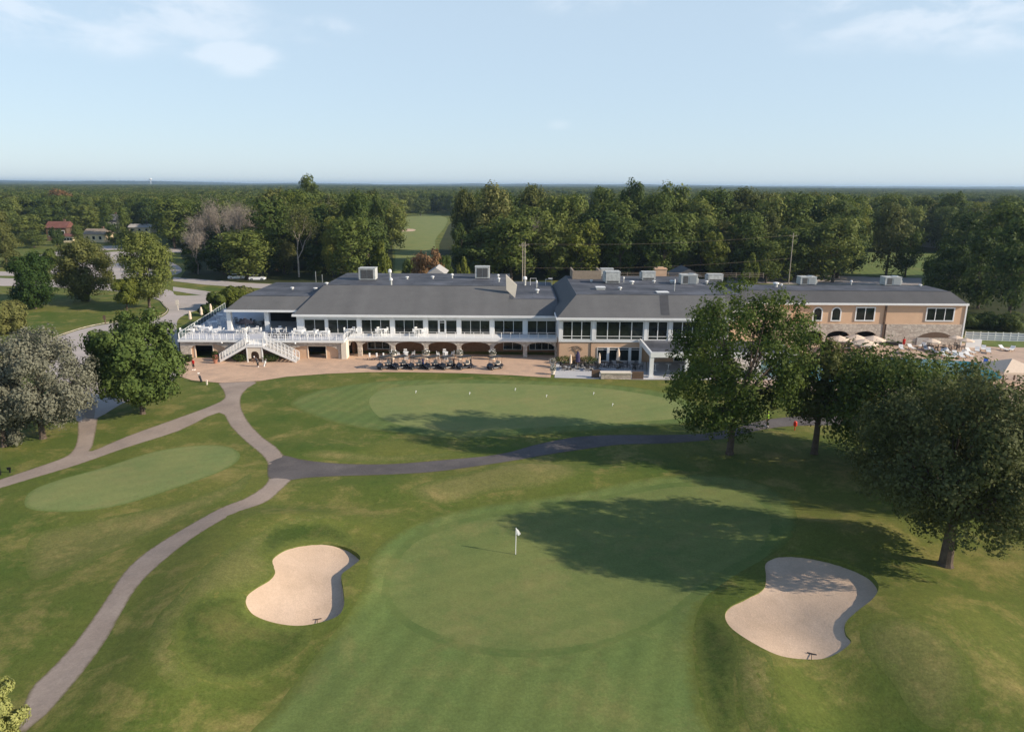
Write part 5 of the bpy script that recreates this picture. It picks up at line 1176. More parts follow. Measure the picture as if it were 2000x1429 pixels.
wood(372, 216, 478, 50, 'd2', 'dark tree at the end of the wood by the shaded road')
wood(550, 216, 470, 60, 'o2', 'lower olive tree beside the pale trunk')
wood(612, 214, 480, 50, 'd2', 'dark lower tree between the pale trunk and the yellow-green tree')
wood(800, 300, 452, 20, 'm3', 'young tree on the left edge of the open fairway') if False else None
wood(822, 640, 388, 34, 'd1', 'dark tree standing on the far end of the open fairway')
wood(781, 560, 395, 24, 'm1', 'tree at the far left rim of the open fairway')
wood(849, 175, 545, 0.1, 'd3', 'x') if False else None
wood(796, 186, 506, 34, 'd3', 'dark shrub closing the lower left edge of the fairway gap')
wood(868, 186, 500, 36, 'm1', 'green shrub closing the lower right edge of the fairway gap')
# right of the gap
wood(907, 236, 372, 62, 'o1', 'greyish olive tree bounding the open fairway on its right')
wood(897, 222, 440, 44, 'd2', 'very dark tree at the lower right rim of the open fairway')
wood(960, 226, 363, 96, 'o2', 'large olive tree behind the right rooftop unit')
wood(1040, 245, 364, 80, 'o1', 'olive tree behind the utility pole')
bare(1030, 212, 424, 66, 'bare grey tree right behind the utility pole', 7)
bare(1078, 300, 374, 60, 'reddish bare tree top between the olive and the green trees', 8)
bare(988, 214, 440, 40, 'thin half-bare tree left of the utility pole', 9)
wood(1108, 228, 384, 90, 'm1', 'round green tree right of the utility pole')
wood(1160, 214, 430, 44, 'y1', 'yellowish tree in the wood behind the timber roof screen')
wood(1180, 240, 370, 80, 'm3', 'green tree left of the tallest tree of the right wood')
wood(1236, 236, 356, 70, 'd2', 'tallest tree of the wood right of the gap')
wood(1310, 236, 362, 110, 'm2', 'large green tree behind the chimney')
wood(1385, 240, 372, 90, 'm1', 'green tree above the wide silver unit')
wood(1400, 206, 455, 66, 'y1', 'lower yellow-green tree above the crown of the forked tree')
wood(1442, 246, 370, 100, 'o1', 'broad olive-green tree over the link roof')
wood(1500, 225, 388, 90, 'm2', 'green tree left of the second utility pole')
wood(1474, 196, 498, 38, 'y2', 'small yellow-orange tree at the edge of the rear lot')
wood(1505, 202, 470, 70, 'm1', 'lower green tree before the second utility pole')
wood(1580, 232, 386, 90, 'd1', 'dark tree right of the second utility pole')
wood(1640, 225, 392, 100, 'd1', 'dark tree above the left silver unit of the wing')
wood(1672, 232, 400, 60, 'y1', 'tree with yellow patches beside the open lawn')
wood(1742, 222, 400, 84, 'o1', 'tree with a bare dark stem on the open lawn behind the wing')
wood(1780, 218, 455, 60, 'm1', 'rounded lower tree on the open lawn behind the wing')
wood(1855, 300, 420, 60, 'y1', 'pale green tree beside the white gabled house')
wood(1890, 205, 416, 110, 'd1', 'dark tree behind the hipped end of the wing')
wood(1960, 190, 398, 120, 'm1', 'tall dark tree rising at the right edge of the wood')
wood(1870, 168, 480, 90, 'd1', 'shaded dark tree just behind the end of the wing')
wood(1935, 160, 450, 100, 'd2', 'shaded dark tree behind the white fence')
wood(2000, 150, 430, 110, 'd1', 'dark tree at the right edge behind the white fence')
wood(1840, 182, 505, 60, 'd3', 'low dark tree under the hipped end of the wing')
wood(108, 312, 446, 30, 'd3', 'low dark tree hiding the foot of the red-roofed house')
wood(150, 322, 440, 26, 'm3', 'narrow tree between the red-roofed and the cream house')
# hedge-like understorey behind the fence
for i, (px, D, w_) in enumerate(((1925, 137, 60), (1965, 136, 60), (2005, 135, 60), (1890, 140, 30))):
    wood(px, D, 612 if i < 3 else 600, w_, 'd3', ('dark bush behind the white fence near the wing', 'dark bush behind the middle of the white fence', 'dark bush behind the far end of the white fence', 'narrow bush by the corner of the wing')[i])
# left houses area
wood(100, 385, 405, 80, 'm1', 'tree beside the red-roofed house')
wood(166, 372, 402, 84, 'm3', 'large tree between the red-roofed house and the cream house')
wood(243, 325, 405, 40, 'c1', 'pointed conifer right of the cream house', kind='conifer_tree')
wood(210, 352, 398, 40, 'c1', 'grey-green conifer behind the cream house', kind='conifer_tree')
wood(338, 300, 388, 92, 'm1', 'broad bright green tree left of the leafless clump')
wood(52, 330, 420, 70, 'm1', 'tree close beside the outer end of the red-roofed house')
wood(62, 300, 450, 56, 'd1', 'low dark tree below the red-roofed house')
wood(128, 470, 372, 70, 'r2', 'rust-tinted tree top far behind the red-roofed house')
wood(20, 420, 384, 90, 'o1', 'olive tree at the far left skyline')
wood(218, 322, 440, 30, 'd2', 'slim dark tree beside the cream house')
# fill of the woods
def clear(x, y):
    px = 1000+F*x/(y*math.cos(PITCH)+HCAM*math.sin(PITCH))
    if 768 < px < 868 and y < 640: return True
    if 768 < px < 1190 and y > 292: return True
    if 345 < px < 475 and y < 300: return True
    if y < 320 and 1675 < px < 1840: return True
    if y < 330 and px < 345: return True
    if px < 345 and y < 350 and not (px < 30): return True
    if 1795 < px < 1830 and y < 420: return True
    if px > 1835 and 214 < y < 320: return True
    return False
rg = random.Random(5); nfill = 0; SEG = [(-9e9, 350, 'behind the houses left of the leafless clump'), (350, 600, 'in the wood behind the pavilion'), (600, 780, 'in the wood behind the left rooftop unit'), (780, 1000, 'in the wood behind the right rooftop unit'), (1000, 1200, 'in the wood around the utility pole'), (1200, 1420, 'in the wood behind the chimney and silver units'), (1420, 1680, 'in the wood behind the link roof and arched windows'), (1680, 9e9, 'in the wood beyond the end of the stone wing')]
KN = {'d1': 'dark green', 'd2': 'tall dark green', 'm1': 'mid green', 'm2': 'tall mid green', 'm3': 'rounded mid green', 'o1': 'olive', 'o2': 'tall olive', 'y1': 'yellow-green', 'c1': 'pointed green', 'r2': 'rust-tinted'}
for _ in range(6000):
    y = 203+(345-203)*rg.random()**1.1; x = rg.uniform(-.78, .80)*y
    if clear(x, y) or nfill > 205: continue
    R_ = rg.uniform(5.6, 8.4); rp = R_*F/y*1.02; px = 1000+F*x/(y*math.cos(PITCH)+HCAM*math.sin(PITCH))
    if px+rp > 772 and px-rp < 872: continue
    dmin = 8.2 if y < 250 else 10.5
    if any((x-a)**2+(y-b)**2 < max(dmin, r_*.7)**2 for a, b, r_ in placed): continue
    px = 1000+F*x/(y*math.cos(PITCH)+HCAM*math.sin(PITCH)); k = rg.choice(['d1', 'd2', 'm1', 'm2', 'm3', 'm1', 'o1', 'o2', 'm2', 'm3', 'c1' if rg.random() < .3 else 'm1', 'y1' if rg.random() < .4 else 'm1'])
    H = rg.uniform(18., 24.)
    if px < 520: H *= .8
    if y < 222: H *= .82
    sg = next(s for s in SEG if s[0] <= px < s[1])
    T_[k].put(x, y, H, R_, KN[k]+' tree '+sg[2], rg.uniform(0, 6.28), 'trees '+sg[2]); placed.append((x, y, R_*.85)); nfill += 1
# far woodland as one mass
def far_wood():
    g = np.random.default_rng(9); n = 60000; y = 300+(12500-300)*g.random(n)**2.3; x = g.uniform(-.82, .82, n)*y
    px = 1000+F*x/(y*math.cos(PITCH)+HCAM*math.sin(PITCH))
    keep = ~((px > 768) & (px < 872) & (y < 690)) & ~((px > 768) & (px < 1190) & (y < 640)) & ~((px > 1795) & (px < 1830) & (y < 440)) & ~((px < 345) & (y < 400)) & ~((y < 345) & (g.random(len(x)) < .0))
    nse = np.sin(x*.011+1)*np.cos(y*.007)+np.sin(x*.004-2+y*.003)
    keep &= ~((nse > 1.25) & (y < 2500)); x, y = x[keep], y[keep]
    gx = np.floor(x/(9+y*.004)); gy = np.floor(y/(9+y*.004)); _, ui = np.unique(gx*100003+gy, return_index=True); x, y = x[ui], y[ui]
    z = hills(x, y); me = bpy.data.meshes.new('woodland'); me.from_pydata(np.column_stack([x, y, z]).tolist(), [], [])
    s = (1.15+y*.00035)*g.uniform(.75, 1.25, len(x)); at = me.attributes.new('s', 'FLOAT', 'POINT'); at.data.foreach_set('value', s.astype(np.float32))
    o = link('woodland', me); o['kind'] = 'stuff'; o['label'] = 'far woodland stretching to the horizon beyond the golf course'
    nt = bpy.data.node_groups.new('woodland', 'GeometryNodeTree'); nt.interface.new_socket('Geometry', in_out='INPUT', socket_type='NodeSocketGeometry'); nt.interface.new_socket('Geometry', in_out='OUTPUT', socket_type='NodeSocketGeometry')
    gi, go = nt.nodes.new('NodeGroupInput'), nt.nodes.new('NodeGroupOutput'); ip = nt.nodes.new('GeometryNodeInstanceOnPoints'); jn = nt.nodes.new('GeometryNodeJoinGeometry')
    for k in ('d1', 'm1', 'm3', 'o1', 'm2', 'm1', 'd2'):
        src = next(q for q in C.objects if q.data is T_[k].cm); oi = nt.nodes.new('GeometryNodeObjectInfo'); oi.transform_space = 'ORIGINAL'; oi.inputs['Object'].default_value = src; oi.inputs['As Instance'].default_value = True; nt.links.new(oi.outputs['Geometry'], jn.inputs[0])
    nt.links.new(gi.outputs[0], ip.inputs['Points']); nt.links.new(jn.outputs[0], ip.inputs['Instance']); ip.inputs['Pick Instance'].default_value = True
    rv = nt.nodes.new('FunctionNodeRandomValue'); rv.data_type = 'FLOAT_VECTOR'; rv.inputs[0].default_value = (0, 0, 0); rv.inputs[1].default_value = (0, 0, 6.28); nt.links.new(rv.outputs[0], ip.inputs['Rotation'])
    na = nt.nodes.new('GeometryNodeInputNamedAttribute'); na.data_type = 'FLOAT'; na.inputs['Name'].default_value = 's'; cx_ = nt.nodes.new('ShaderNodeCombineXYZ'); mz = nt.nodes.new('ShaderNodeMath'); mz.operation = 'MULTIPLY'; mz.inputs[1].default_value = 1.
    nt.links.new(na.outputs[0], mz.inputs[0]); nt.links.new(na.outputs[0], cx_.inputs[0]); nt.links.new(na.outputs[0], cx_.inputs[1]); mz.operation = 'MINIMUM'; mz.inputs[1].default_value = 1.15; nt.links.new(mz.outputs[0], cx_.inputs[2]); nt.links.new(cx_.outputs[0], ip.inputs['Scale'])
    nt.links.new(ip.outputs[0], go.inputs[0]); md = o.modifiers.new('scatter', 'NODES'); md.node_group = nt
    print('FAR', len(x), 'FILL', nfill)
far_wood()

# ------------------------------------------------------------------ small things
def flagstick(px, py, h, lift, label, group, s=1., flag='white'):
    g = G(px, py); o = empty('flagstick', (g.x, g.y, g.z+lift), label, 'flagstick', group); L = ORG[o.name]
    MB().tube([L, L+Vector((.02, 0, h))], .028*s, 6).build('pole', MT['white'], o)
    m = MB(); f = [L+Vector((.02, 0, h-.02)), L+Vector((.22, .02, h-.22)), L+Vector((.36, .0, h-.48)), L+Vector((.2, -.03, h-.62)), L+Vector((.02, 0, h-.5))]
    if s > 1.3: f = [L+Vector((.02, 0, h-.02)), L+Vector((.17, .02, h-.08)), L+Vector((.02, 0, h-.17))]
    m.hexa([p+Vector((0, -.012, 0)) for p in f], [p+Vector((0, .012, 0)) for p in f]); m.build('flag', MT[flag], o)
    MB().lathe([(.055, .0), (.055, .004)], tuple(L), 10).build('cup', MT['dark'], o)
flagstick(1007, 1083, 2.15, .045, 'tall flagstick with a limp white flag on the main green', None)
for px, py, l in ((812, 768, 'practice flag at the left end of the practice green'), (917, 771, 'practice flag second from the left, below the fourth cart'), (1006, 763, 'practice flag closest to the clubhouse'), (1067, 776, 'practice flag right of the one closest to the clubhouse'), (1159, 771, 'practice flag below the low stone wall'), (1196, 793, 'practice flag farthest right and nearest the shadow')):
    flagstick(px, py, .34, .04, l, 'practice flags', 1.4)
for px, py, l, a in ((619, 1199, 'rake lying at the near edge of the left bunker', 1.3), (1586, 1272, 'rake lying at the near edge of the right bunker', 2.0)):
    g = G(px, py); z = sandz(g)+.04; o = empty('bunker_rake', (g.x, g.y, z), l, 'rake', 'bunker rakes'); L = ORG[o.name]; d = Vector((math.cos(a), -math.sin(a), .12))*.9; s = Vector((math.sin(a), math.cos(a), 0))
    MB().tube([L, L+d*.8], .02, 5).build('handle', MT['black'], o); MB().tube([L-s*.26, L+s*.26], .03, 5).build('head', MT['black'], o)
# ball washer, posts and signs
g = G(1552, 840); o = empty('ball_washer', tuple(g), 'red ball washer on a post beside the dark path', 'ball washer'); MB().lathe([(.05, 0), (.05, .5)], tuple(g), 8).build('post', MT['redpaint'], o); MB().lathe([(.16, .5), (.2, .58), (.2, .95), (.12, 1.08)], tuple(g), 12).build('drum', MT['redpaint'], o)
def post(px, py, pt, w, label, mt='umber', name='marker_post', head=None, hw=.3):
    g = at_z(px, py, 0); g[2] = float(relief(g[0], g[1])); h = Z(px, pt, g[1])-g[2]; o = empty(name, tuple(g), label, name.replace('_', ' '))
    MB().box(g[0]-w, g[0]+w, g[1]-w, g[1]+w, g[2]-.05, g[2]+h).build('post', MT[mt], o)
    if head: MB().box(g[0]-hw, g[0]+hw, g[1]-w-.05, g[1]-w-.002, g[2]+h*.55, g[2]+h*1.02).build('board', MT[head], o)
    return o
post(1, 928, 888, .06, 'thin dark post at the left edge beside the path', 'black')
post(20, 924, 912, .05, 'low litter box on a short post near the left edge', 'black', 'litter_box', 'black', .18)
post(206, 633, 616, .07, 'dark post with a small box on the lawn above the driveway', 'umber', 'mail_post', 'umber', .25)
post(348, 606, 586, .06, 'cream sign on a post inside the bend of the driveway', 'cream', 'sign', 'cream', .35)
post(404.5, 751, 742, .08, 'short cream post where the pavers meet the path', 'cream')
g = at_z(293, 607); rgm = random.Random(3); m = MB(); m.ring([[(g[0]+math.cos(t)*r_*(1+.15*math.sin(3*t+z)), g[1]+math.sin(t)*r_*.8, z) for t in [k*.628 for k in range(10)]] for r_, z in ((.75, -.05), (.85, .2), (.7, .5), (.3, .72))]); o = m.build('boulder', MT['cream'], None, True, org=(g[0], g[1], 0)); tag(o, 'pale boulder on the grass under the tall round tree', 'boulder')
# bags, bins by the deck wall
g = at_z(370, 706, .05); o = empty('wheeled_bin', tuple(g), 'dark wheeled bin at the left of the first garage opening', 'bin'); L = ORG[o.name]
MB().hexa([L+Vector(p) for p in ((-.28, -.3, .08), (.28, -.3, .08), (.28, .3, .08), (-.28, .3, .08))], [L+Vector(p) for p in ((-.34, -.36, 1.), (.34, -.36, 1.), (.34, .36, 1.), (-.34, .36, 1.))]).build('body', MT['khaki'], o); MB().box(L.x-.38, L.x+.38, L.y-.4, L.y+.38, L.z+1.002, L.z+1.07).build('lid', MT['black'], o)
for s in (-.3, .3): MB().tube([L+Vector((s-.04, .3, .11)), L+Vector((s+.04, .3, .11))], .11, 10).build('wheel', MT['rubber'], o)
def lamp(px, py, Y, label):
    p = at_y(px, py, Y); o = empty('wall_lamp', tuple(p), label, 'wall lamp', 'wall lamps on the deck wall'); MB().box(p[0]-.05, p[0]+.05, Y-.12, Y-.003, p[2]-.05, p[2]+.05).build('bracket', MT['cream'], o); MB().lathe([(.10, -.16), (.16, -.05), (.16, .08), (.05, .16)], (p[0], Y-.26, p[2]), 10).build('globe', MT['white'], o)
lamp(434.5, 668, YD+.25, 'white wall lamp between the first garage arch and the stair'); lamp(577.5, 669, YD+.25, 'white wall lamp above the right stair')
# utility poles and wire
def upole(px, pt, D, label, mt='barkpale'):
    x = X(px, D, pt); h = Z(px, pt, D); o = empty('utility_pole', (x, D, 0), label, 'utility pole', 'utility poles behind the clubhouse')
    MB().tube([(x, D, -.2), (x, D, h)], [.14, .10], 8).build('pole', MT[mt], o); MB().box(x-1.1, x+1.1, D-.07, D-.0, h-.9, h-.75).build('crossarm', MT['wood'], o)
    for s in (-.9, 0, .9): MB().lathe([(.05, 0), (.07, .1), (.03, .2)], (x+s, D-.04, h-.745), 6).build('insulator', MT['grey'], o)
    return Vector((x, D, h-.6))
a = upole(1025.5, 472, 188, 'pale utility pole rising behind the lower flat roof'); upole(1021, 474, 191, 'thinner pale pole close beside the first utility pole'); b = upole(1550, 455, 196, 'utility pole in front of the wood above the link roof')
for k, (dz, nm) in enumerate(((.0, 'upper wire strung between the two utility poles'), (-6.2, 'lower wire strung between the two utility poles'))):
    pts = [a.lerp(b, t/16)+Vector((0, -.1, dz-1.0*math.sin(math.pi*t/16))) for t in range(17)]; o = MB().tube(pts, .022, 4).build('overhead_wire', MT['wood'], None, org=tuple(a)); tag(o, nm, 'wire', 'overhead wires')
for px, pt, py, D, l in ((616, 530, 556, 150, 'thin steel mast left of the main roof hip'), (629, 536, 558, 150, 'second thin steel mast by the main roof hip')):
    x = X(px, D, pt); h = Z(px, pt, D); o = MB().tube([(x, D, 0), (x, D, h)], .08, 6).build('lamp_mast', MT['metal'], None, org=(x, D, 0)); tag(o, l, 'mast')
x = X(411, 215, 500)
# cars
def car(px, py, label, rz):
    p = at_z(px, py, .03); c = empty('parked_car', (0, 0, 0), label, 'car', 'cars parked at the wood edge')
    def sc(x, w, z0, z1): return [(x, -w, z0), (x, w, z0), (x, w*.92, z1), (x, -w*.92, z1)]
    MB().ring([sc(2.25, .75, .35, .7), sc(2.1, .88, .25, .82), (sc(.9, .9, .22, .95)), sc(-1.4, .9, .22, 1.0), sc(-2.1, .86, .28, .95), sc(-2.25, .8, .4, .8)]).build('body', MT['carw'], c)
    MB().ring([sc(.95, .78, .96, .98), sc(.2, .74, .97, 1.42), sc(-1.1, .74, 1.0, 1.46), sc(-1.75, .76, 1.0, 1.02)]).build('cabin', MT['glass'], c)
    MB().box(-1.1, .2, -.66, .66, 1.46, 1.50).build('roof', MT['carw'], c)
    for s in (-1, 1):
        for x in (1.4, -1.35):
            w = MB().tube([(x, s*.72, .33), (x, s*.92, .33)], .33, 14).build('wheel', MT['rubber'], c); MB().tube([(x, s*.70, .33), (x, s*.935, .33)], .19, 10).build('rim', MT['metal'], w)
        MB().box(2.2, 2.27, s*.6-.13, s*.6+.13, .58, .7).build('headlight', MT['white'], c)
    c.location = tuple(p); c.rotation_euler = (0, 0, rz)
car(462, 545, 'white car nearer the road bend, parked under the wood', .2); car(503, 547, 'white car nearer the pavilion roof, parked under the wood', .1)
# houses
def house(px, pyb, D, w, d, h, rh, wall, roofm, label, rz=0., ridge='x'):
    p = np.array([X(px, D, pyb), D, 0.]); o = empty('house', (0, 0, 0), label, 'house'); 
    MB().box(-w/2, w/2, 0, d, 0, h).build('wall', MT[wall], o)
    e = .5; m = MB()
    if ridge == 'x': A = [(-w/2-e, -e, h), (w/2+e, -e, h), (w/2+e, d+e, h), (-w/2-e, d+e, h)]; r0, r1 = (-w/2-e+w*.0, d/2, h+rh), (w/2+e, d/2, h+rh); m.face([A[0], A[1], r1, r0]); m.face([A[2], A[3], r0, r1]); m.face([A[3], A[0], r0]); m.face([A[1], A[2], r1]); m.face(A[::-1])
    else: A = [(-w/2-e, -e, h), (w/2+e, -e, h), (w/2+e, d+e, h), (-w/2-e, d+e, h)]; r0, r1 = (0, -e, h+rh), (0, d+e, h+rh); m.face([A[0], A[1], r0]); m.face([A[1], A[2], r1, r0]); m.face([A[2], A[3], r1]); m.face([A[3], A[0], r0, r1]); m.face(A[::-1])
    r = m.build('roof', MT[roofm], o); MB().box(w*.2, w*.2+.8, d/2, d/2+.8, h+.5, h+rh+1).build('chimney', MT['umber'], r)
    if ridge != 'x': MB().hexa([(-w/2+.1, -.02, h), (w/2-.1, -.02, h), (0, -.02, h+rh-.3)], [(-w/2+.1, .1, h), (w/2-.1, .1, h), (0, .1, h+rh-.3)]).build('gable_wall', MT[wall], o)
    for k in (-.32, 0, .32):
        f = MB().box(k*w-.75, k*w+.75, -.06, -.004, h*.35, h*.8).build('window', MT['white'], o); MB().box(k*w-.62, k*w+.62, -.10, -.062, h*.38, h*.77).build('pane', MT['glass'], f)
    o.location = tuple(p); o.rotation_euler = (0, 0, rz)
house(112, 466, 338, 9, 8, 6.0, 2.8, 'umber', 'roofred', 'brown house with a red roof among the trees', .1)
house(133, 466, 328, 4.5, 5, 2.8, 1.2, 'creamwall', 'roofred', 'small cream outbuilding beside the red-roofed house')
house(183, 464, 330, 10, 7, 3.6, 2.4, 'creamwall', 'wood', 'cream house between the big tree and the conifer', -.1)
house(216, 452, 390, 8, 8, 7, 3, 'shingle2', 'shingle2', 'grey tall-roofed house behind the conifers', .1)
house(274, 462, 395, 12, 7, 3, 1.8, 'creamwall', 'grey', 'pale low house left of the bright green tree')
house(1812, 470, 330, 9, 9, 6, 3.2, 'white', 'grey', 'white gabled house seen through the trees behind the wing', -.5, 'y')
house(1700, 392, 1300, 30, 14, 8, 5, 'white', 'grey', 'distant white building among the far trees') if False else None
# water tower on the skyline
D = 5200.; x = X(294, D, 352); zt = Z(294, 348, D); o = empty('water_tower', (x, D, 0), 'tiny white water tower on the skyline above the cream house', 'water tower')
MB().lathe([(2, 0), (2, zt-16)], (x, D, 0), 10).build('shaft', MT['white'], o); MB().lathe([(2, zt-16), (9, zt-11), (11, zt-6), (8, zt-1), (1, zt)], (x, D, 0), 14).build('tank', MT['white'], o)
# white fence on the right
fa, fb = at_z(1884, 664), at_z(2090, 670); o = empty('white_fence', tuple(fa), 'long white rail fence beyond the pool terrace', 'fence')
q = Vector(fa); d = Vector(fb)-q; n = 14; m = MB()
for i in range(n+1):
    p = q+d*(i/n); MB().box(p.x-.07, p.x+.07, p.y-.07, p.y+.07, 0, 1.6).build('post', MT['white'], o)
for h in (.15, .55, .95, 1.45): m.hexa([(q.x, q.y-.1, h-.07), (q.x+d.x, q.y+d.y-.1, h-.07), (q.x+d.x, q.y+d.y-.072, h-.07), (q.x, q.y-.072, h-.07)], [(q.x, q.y-.1, h+.07), (q.x+d.x, q.y+d.y-.1, h+.07), (q.x+d.x, q.y+d.y-.072, h+.07), (q.x, q.y-.072, h+.07)])
m.build('rail', MT['white'], o)
MB().hexa([(q.x, q.y-.02, .1), (q.x+d.x, q.y+d.y-.02, .1), (q.x+d.x, q.y+d.y+.02, .1), (q.x, q.y+.02, .1)], [(q.x, q.y-.02, 1.4), (q.x+d.x, q.y+d.y-.02, 1.4), (q.x+d.x, q.y+d.y+.02, 1.4), (q.x, q.y+.02, 1.4)]).build('panel', MT['deck'], o)
g0, g1 = at_z(1885, 679), at_z(1915, 679); o = MB().box(g0[0], g1[0], g0[1], g0[1]+.12, .02, 1.5).build('screen_wall', MT['white'], None, org=tuple(g0)); tag(o, 'short white screen wall at the corner of the wing by the lawn', 'screen wall')
# pool furniture
lg = empty('sun_lounger', (0, 0, 0), 'x', 'sun lounger', 'sun loungers on the pool terrace')
MB().box(-.95, .35, -.33, .33, .30, .36).build('seat', MT['white'], lg); MB().hexa([(.36, -.33, .31), (.36, .33, .31), (.36, .33, .37), (.36, -.33, .37)], [(.98, -.33, .70), (.98, .33, .70), (.96, .33, .76), (.96, -.33, .76)]).build('backrest', MT['white'], lg)
for sx in (-.85, .4):
    for sy in (-.3, .3): MB().box(sx-.025, sx+.025, sy-.025, sy+.025, 0, .30).build('leg', MT['umber'], lg)
LG = Proto(lg)
spots = [(1808, 684), (1822, 688), (1838, 691), (1852, 690), (1866, 695), (1880, 692), (1895, 690), (1908, 687), (1920, 684), (1846, 697), (1862, 699), (1878, 699), (1892, 697), (1800, 678), (1780, 682), (1760, 683), (1655, 682), (1680, 684), (1700, 682), (1930, 689), (1960, 684), (1975, 685)]
for i, (px, py) in enumerate(spots): p = at_z(px, py, .03); LG.put((p[0], p[1], .03), 1.2+.5*math.sin(i*2.3), 'white sun lounger with a raised back in the rows beside the pool')
for px, py, l in ((1816, 683, 'dark table under the parasol at the blind arch'), (1868, 682, 'dark table under the small parasol at the wing corner'), (1658, 680, 'table beneath the left arch parasol'), (1690, 684, 'table beneath the forward parasol at the right arch'), (1841, 686, 'dark table among the loungers')): table_set(px, py, .03, l, 4, TD, CD, clabel='dark metal chair around a table on the pool terrace', group='dark chairs on the pool terrace', rz=px*.3)
# pool pavilion canopy at the right
p = at_z(1968, 752, 0); o = empty('canopy_pavilion', tuple(p), 'cream four-sided canopy pavilion at the right end of the pool', 'pavilion'); L = Vector((p[0], p[1], 0)); w = 2.8
e = [L+Vector(v) for v in ((-w, -w, 2.5), (w, -w, 2.5), (w, w, 2.5), (-w, w, 2.5))]; t = L+Vector((0, 0, 3.8)); m = MB()
for i in range(4): m.face([e[i], e[(i+1) % 4], t]); m.face([e[i], e[i]-Vector((0, 0, .3)), e[(i+1) % 4]-Vector((0, 0, .3)), e[(i+1) % 4]])
m.face(e[::-1]); m.build('canopy', MT['canvas'], o)
for v in ((-w+.1, -w+.1), (w-.1, -w+.1), (w-.1, w-.1), (-w+.1, w-.1)): MB().box(L.x+v[0]-.08, L.x+v[0]+.08, L.y+v[1]-.08, L.y+v[1]+.08, 0, 2.48).build('post', MT['umber'], o)
p = at_z(1925, 722, .03); o = empty('lifeguard_chair', tuple(p), 'blue lifeguard chair on the pool edge', 'lifeguard chair'); L = ORG[o.name]
MB().box(L.x-.35, L.x+.35, L.y-.3, L.y+.3, L.z+.95, L.z+1.02).build('seat', MT['bluep'], o); MB().box(L.x-.35, L.x+.35, L.y+.26, L.y+.3, L.z+1.03, L.z+1.7).build('backrest', MT['bluep'], o)
for sx in (-1, 1):
    for sy in (-1, 1): MB().tube([L+Vector((sx*.45, sy*.4, 0)), L+Vector((sx*.3, sy*.26, .95))], .035, 5).build('leg', MT['white'], o)

# ------------------------------------------------------------------ light, air, sky
SUN_EL = 25.5; sx, sy = .97, -.26
az = math.atan2(sx, sy)          # clockwise from +Y
sun = bpy.data.lights.new('sun', 'SUN'); so = bpy.data.objects.new('sun', sun); C.objects.link(so)
sun.energy = 5.0; sun.angle = R(.5); sun.color = (1, .87, .70)
v = Vector((sx, sy, 0)).normalized()*math.cos(R(SUN_EL))+Vector((0, 0, math.sin(R(SUN_EL)))); so.rotation_euler = v.to_track_quat('Z', 'Y').to_euler(); so.location = (60, -20, 80)
W_ = bpy.data.worlds.new('World'); bpy.context.scene.world = W_; W_.use_nodes = True; nt = W_.node_tree; bg = nt.nodes['Background']
sk = nt.nodes.new('ShaderNodeTexSky'); sk.sky_type = 'NISHITA'; sk.sun_disc = False; sk.sun_elevation = R(SUN_EL); sk.sun_rotation = az; sk.altitude = 200; sk.air_density = 1.0; sk.dust_density = .4; sk.ozone_density = 2.5
tc = nt.nodes.new('ShaderNodeTexCoord'); dirv = tc.outputs['Generated']
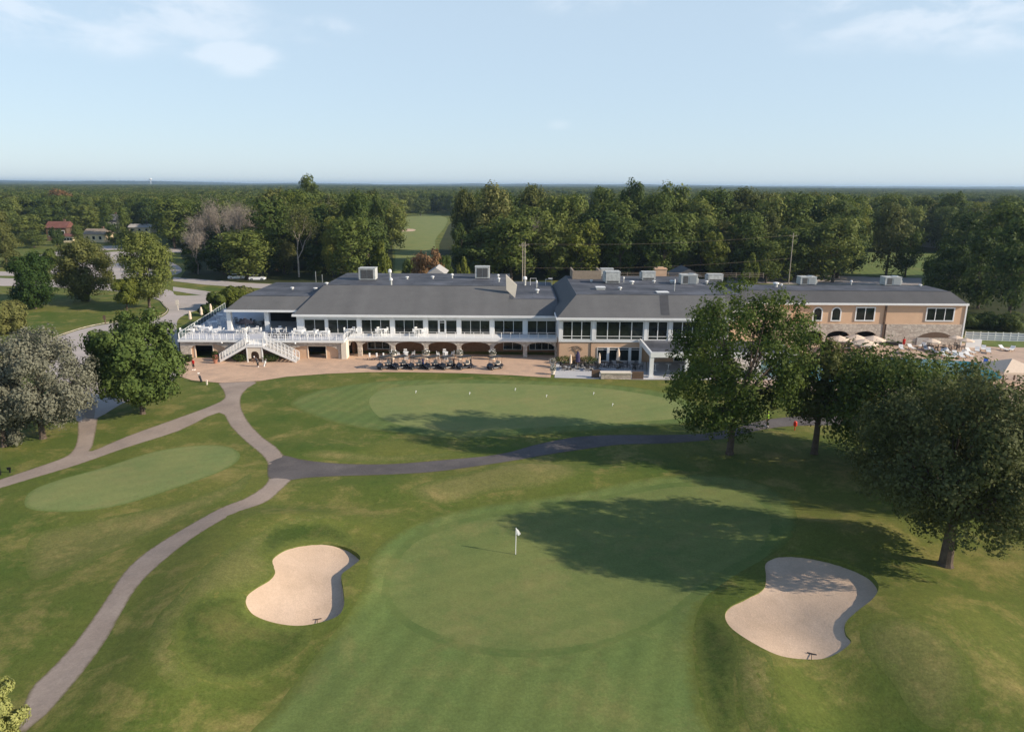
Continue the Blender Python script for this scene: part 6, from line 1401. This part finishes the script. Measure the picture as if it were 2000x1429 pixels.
def cloudmask():
    mp = N(nt, 'ShaderNodeMapping'); mp.inputs['Scale'].default_value = (1, 1, 2.4); mp.inputs['Location'].default_value = (3.1, 1.7, 0); nt.links.new(dirv, mp.inputs[0])
    f = noise(nt, mp.outputs[0], 9, 8, .6, .3); tot = None
    for px, py, ax, az_, st in ((50, 25, .09, .035, .9), (330, 30, .12, .035, .95), (455, 112, .055, .020, 1.25), (640, 62, .05, .018, .7), (210, 60, .1, .03, .7), (1850, 10, .17, .045, 1.), (1960, 55, .08, .03, .8), (1090, 243, .02, .008, .35), (1150, 0, .08, .02, .6)):
        d = ray(px, py); d = d/np.linalg.norm(d)
        s = N(nt, 'ShaderNodeVectorMath', operation='SUBTRACT'); nt.links.new(dirv, s.inputs[0]); s.inputs[1].default_value = tuple(d)
        q = N(nt, 'ShaderNodeVectorMath', operation='MULTIPLY'); nt.links.new(s.outputs[0], q.inputs[0]); q.inputs[1].default_value = (1/ax, 1/ax, 1/az_)
        l = N(nt, 'ShaderNodeVectorMath', operation='LENGTH'); nt.links.new(q.outputs[0], l.inputs[0])
        g = N(nt, 'ShaderNodeMapRange', interpolation_type='SMOOTHSTEP'); nt.links.new(l.outputs['Value'], g.inputs[0]); g.inputs[1].default_value = 0; g.inputs[2].default_value = 1.6; g.inputs[3].default_value = st; g.inputs[4].default_value = 0
        tot = g.outputs[0] if tot is None else math_(nt, 'MAXIMUM', tot, g.outputs[0])
    h = math_(nt, 'MULTIPLY', tot, math_(nt, 'MULTIPLY_ADD', f, 4.6, -1.6))
    c = N(nt, 'ShaderNodeMapRange', interpolation_type='SMOOTHSTEP'); nt.links.new(h, c.inputs[0]); c.inputs[1].default_value = .05; c.inputs[2].default_value = .9; c.inputs[3].default_value = 0; c.inputs[4].default_value = .38; return c.outputs[0]
SKY_MUL = (1., 1., 1.)
sz = N(nt, 'ShaderNodeSeparateXYZ'); nt.links.new(dirv, sz.inputs[0])
hz = N(nt, 'ShaderNodeMapRange', interpolation_type='SMOOTHSTEP'); nt.links.new(sz.outputs[2], hz.inputs[0]); hz.inputs[1].default_value = .2; hz.inputs[2].default_value = .55; hz.inputs[3].default_value = .72; hz.inputs[4].default_value = .05
skc = mix(nt, hz.outputs[0], sk.outputs[0], (4.4, 5.45, 6.4)); CLOUDC = (6.9, 7.2, 7.7)
nt.links.new(mix(nt, cloudmask(), skc, CLOUDC), bg.inputs['Color']); bg.inputs['Strength'].default_value = .12
HZ = True
if HZ:
    m_, hn, b_ = newmat('haze'); hn.nodes.remove(b_); pv = hn.nodes.new('ShaderNodeVolumePrincipled'); pv.inputs['Color'].default_value = (.55, .76, 1, 1); pv.inputs['Density'].default_value = .0001; pv.inputs['Anisotropy'].default_value = .2; hn.links.new(pv.outputs[0], hn.nodes['Material Output'].inputs['Volume'])
    o = MB().box(-17000, 17000, -1100, 17000, -1.5, 62).build('haze', m_); o['kind'] = 'stuff'
sc = bpy.context.scene
sc.view_settings.view_transform = 'Standard'; sc.view_settings.look = 'None'; sc.view_settings.gamma = 1; sc.view_settings.exposure = .30
sc.cycles.max_bounces = 6; sc.cycles.transparent_max_bounces = 8; sc.cycles.diffuse_bounces = 3
for o in list(C.objects):     # a thing whose label was never set keeps none
    if o.get('label') == 'x': del o['label']
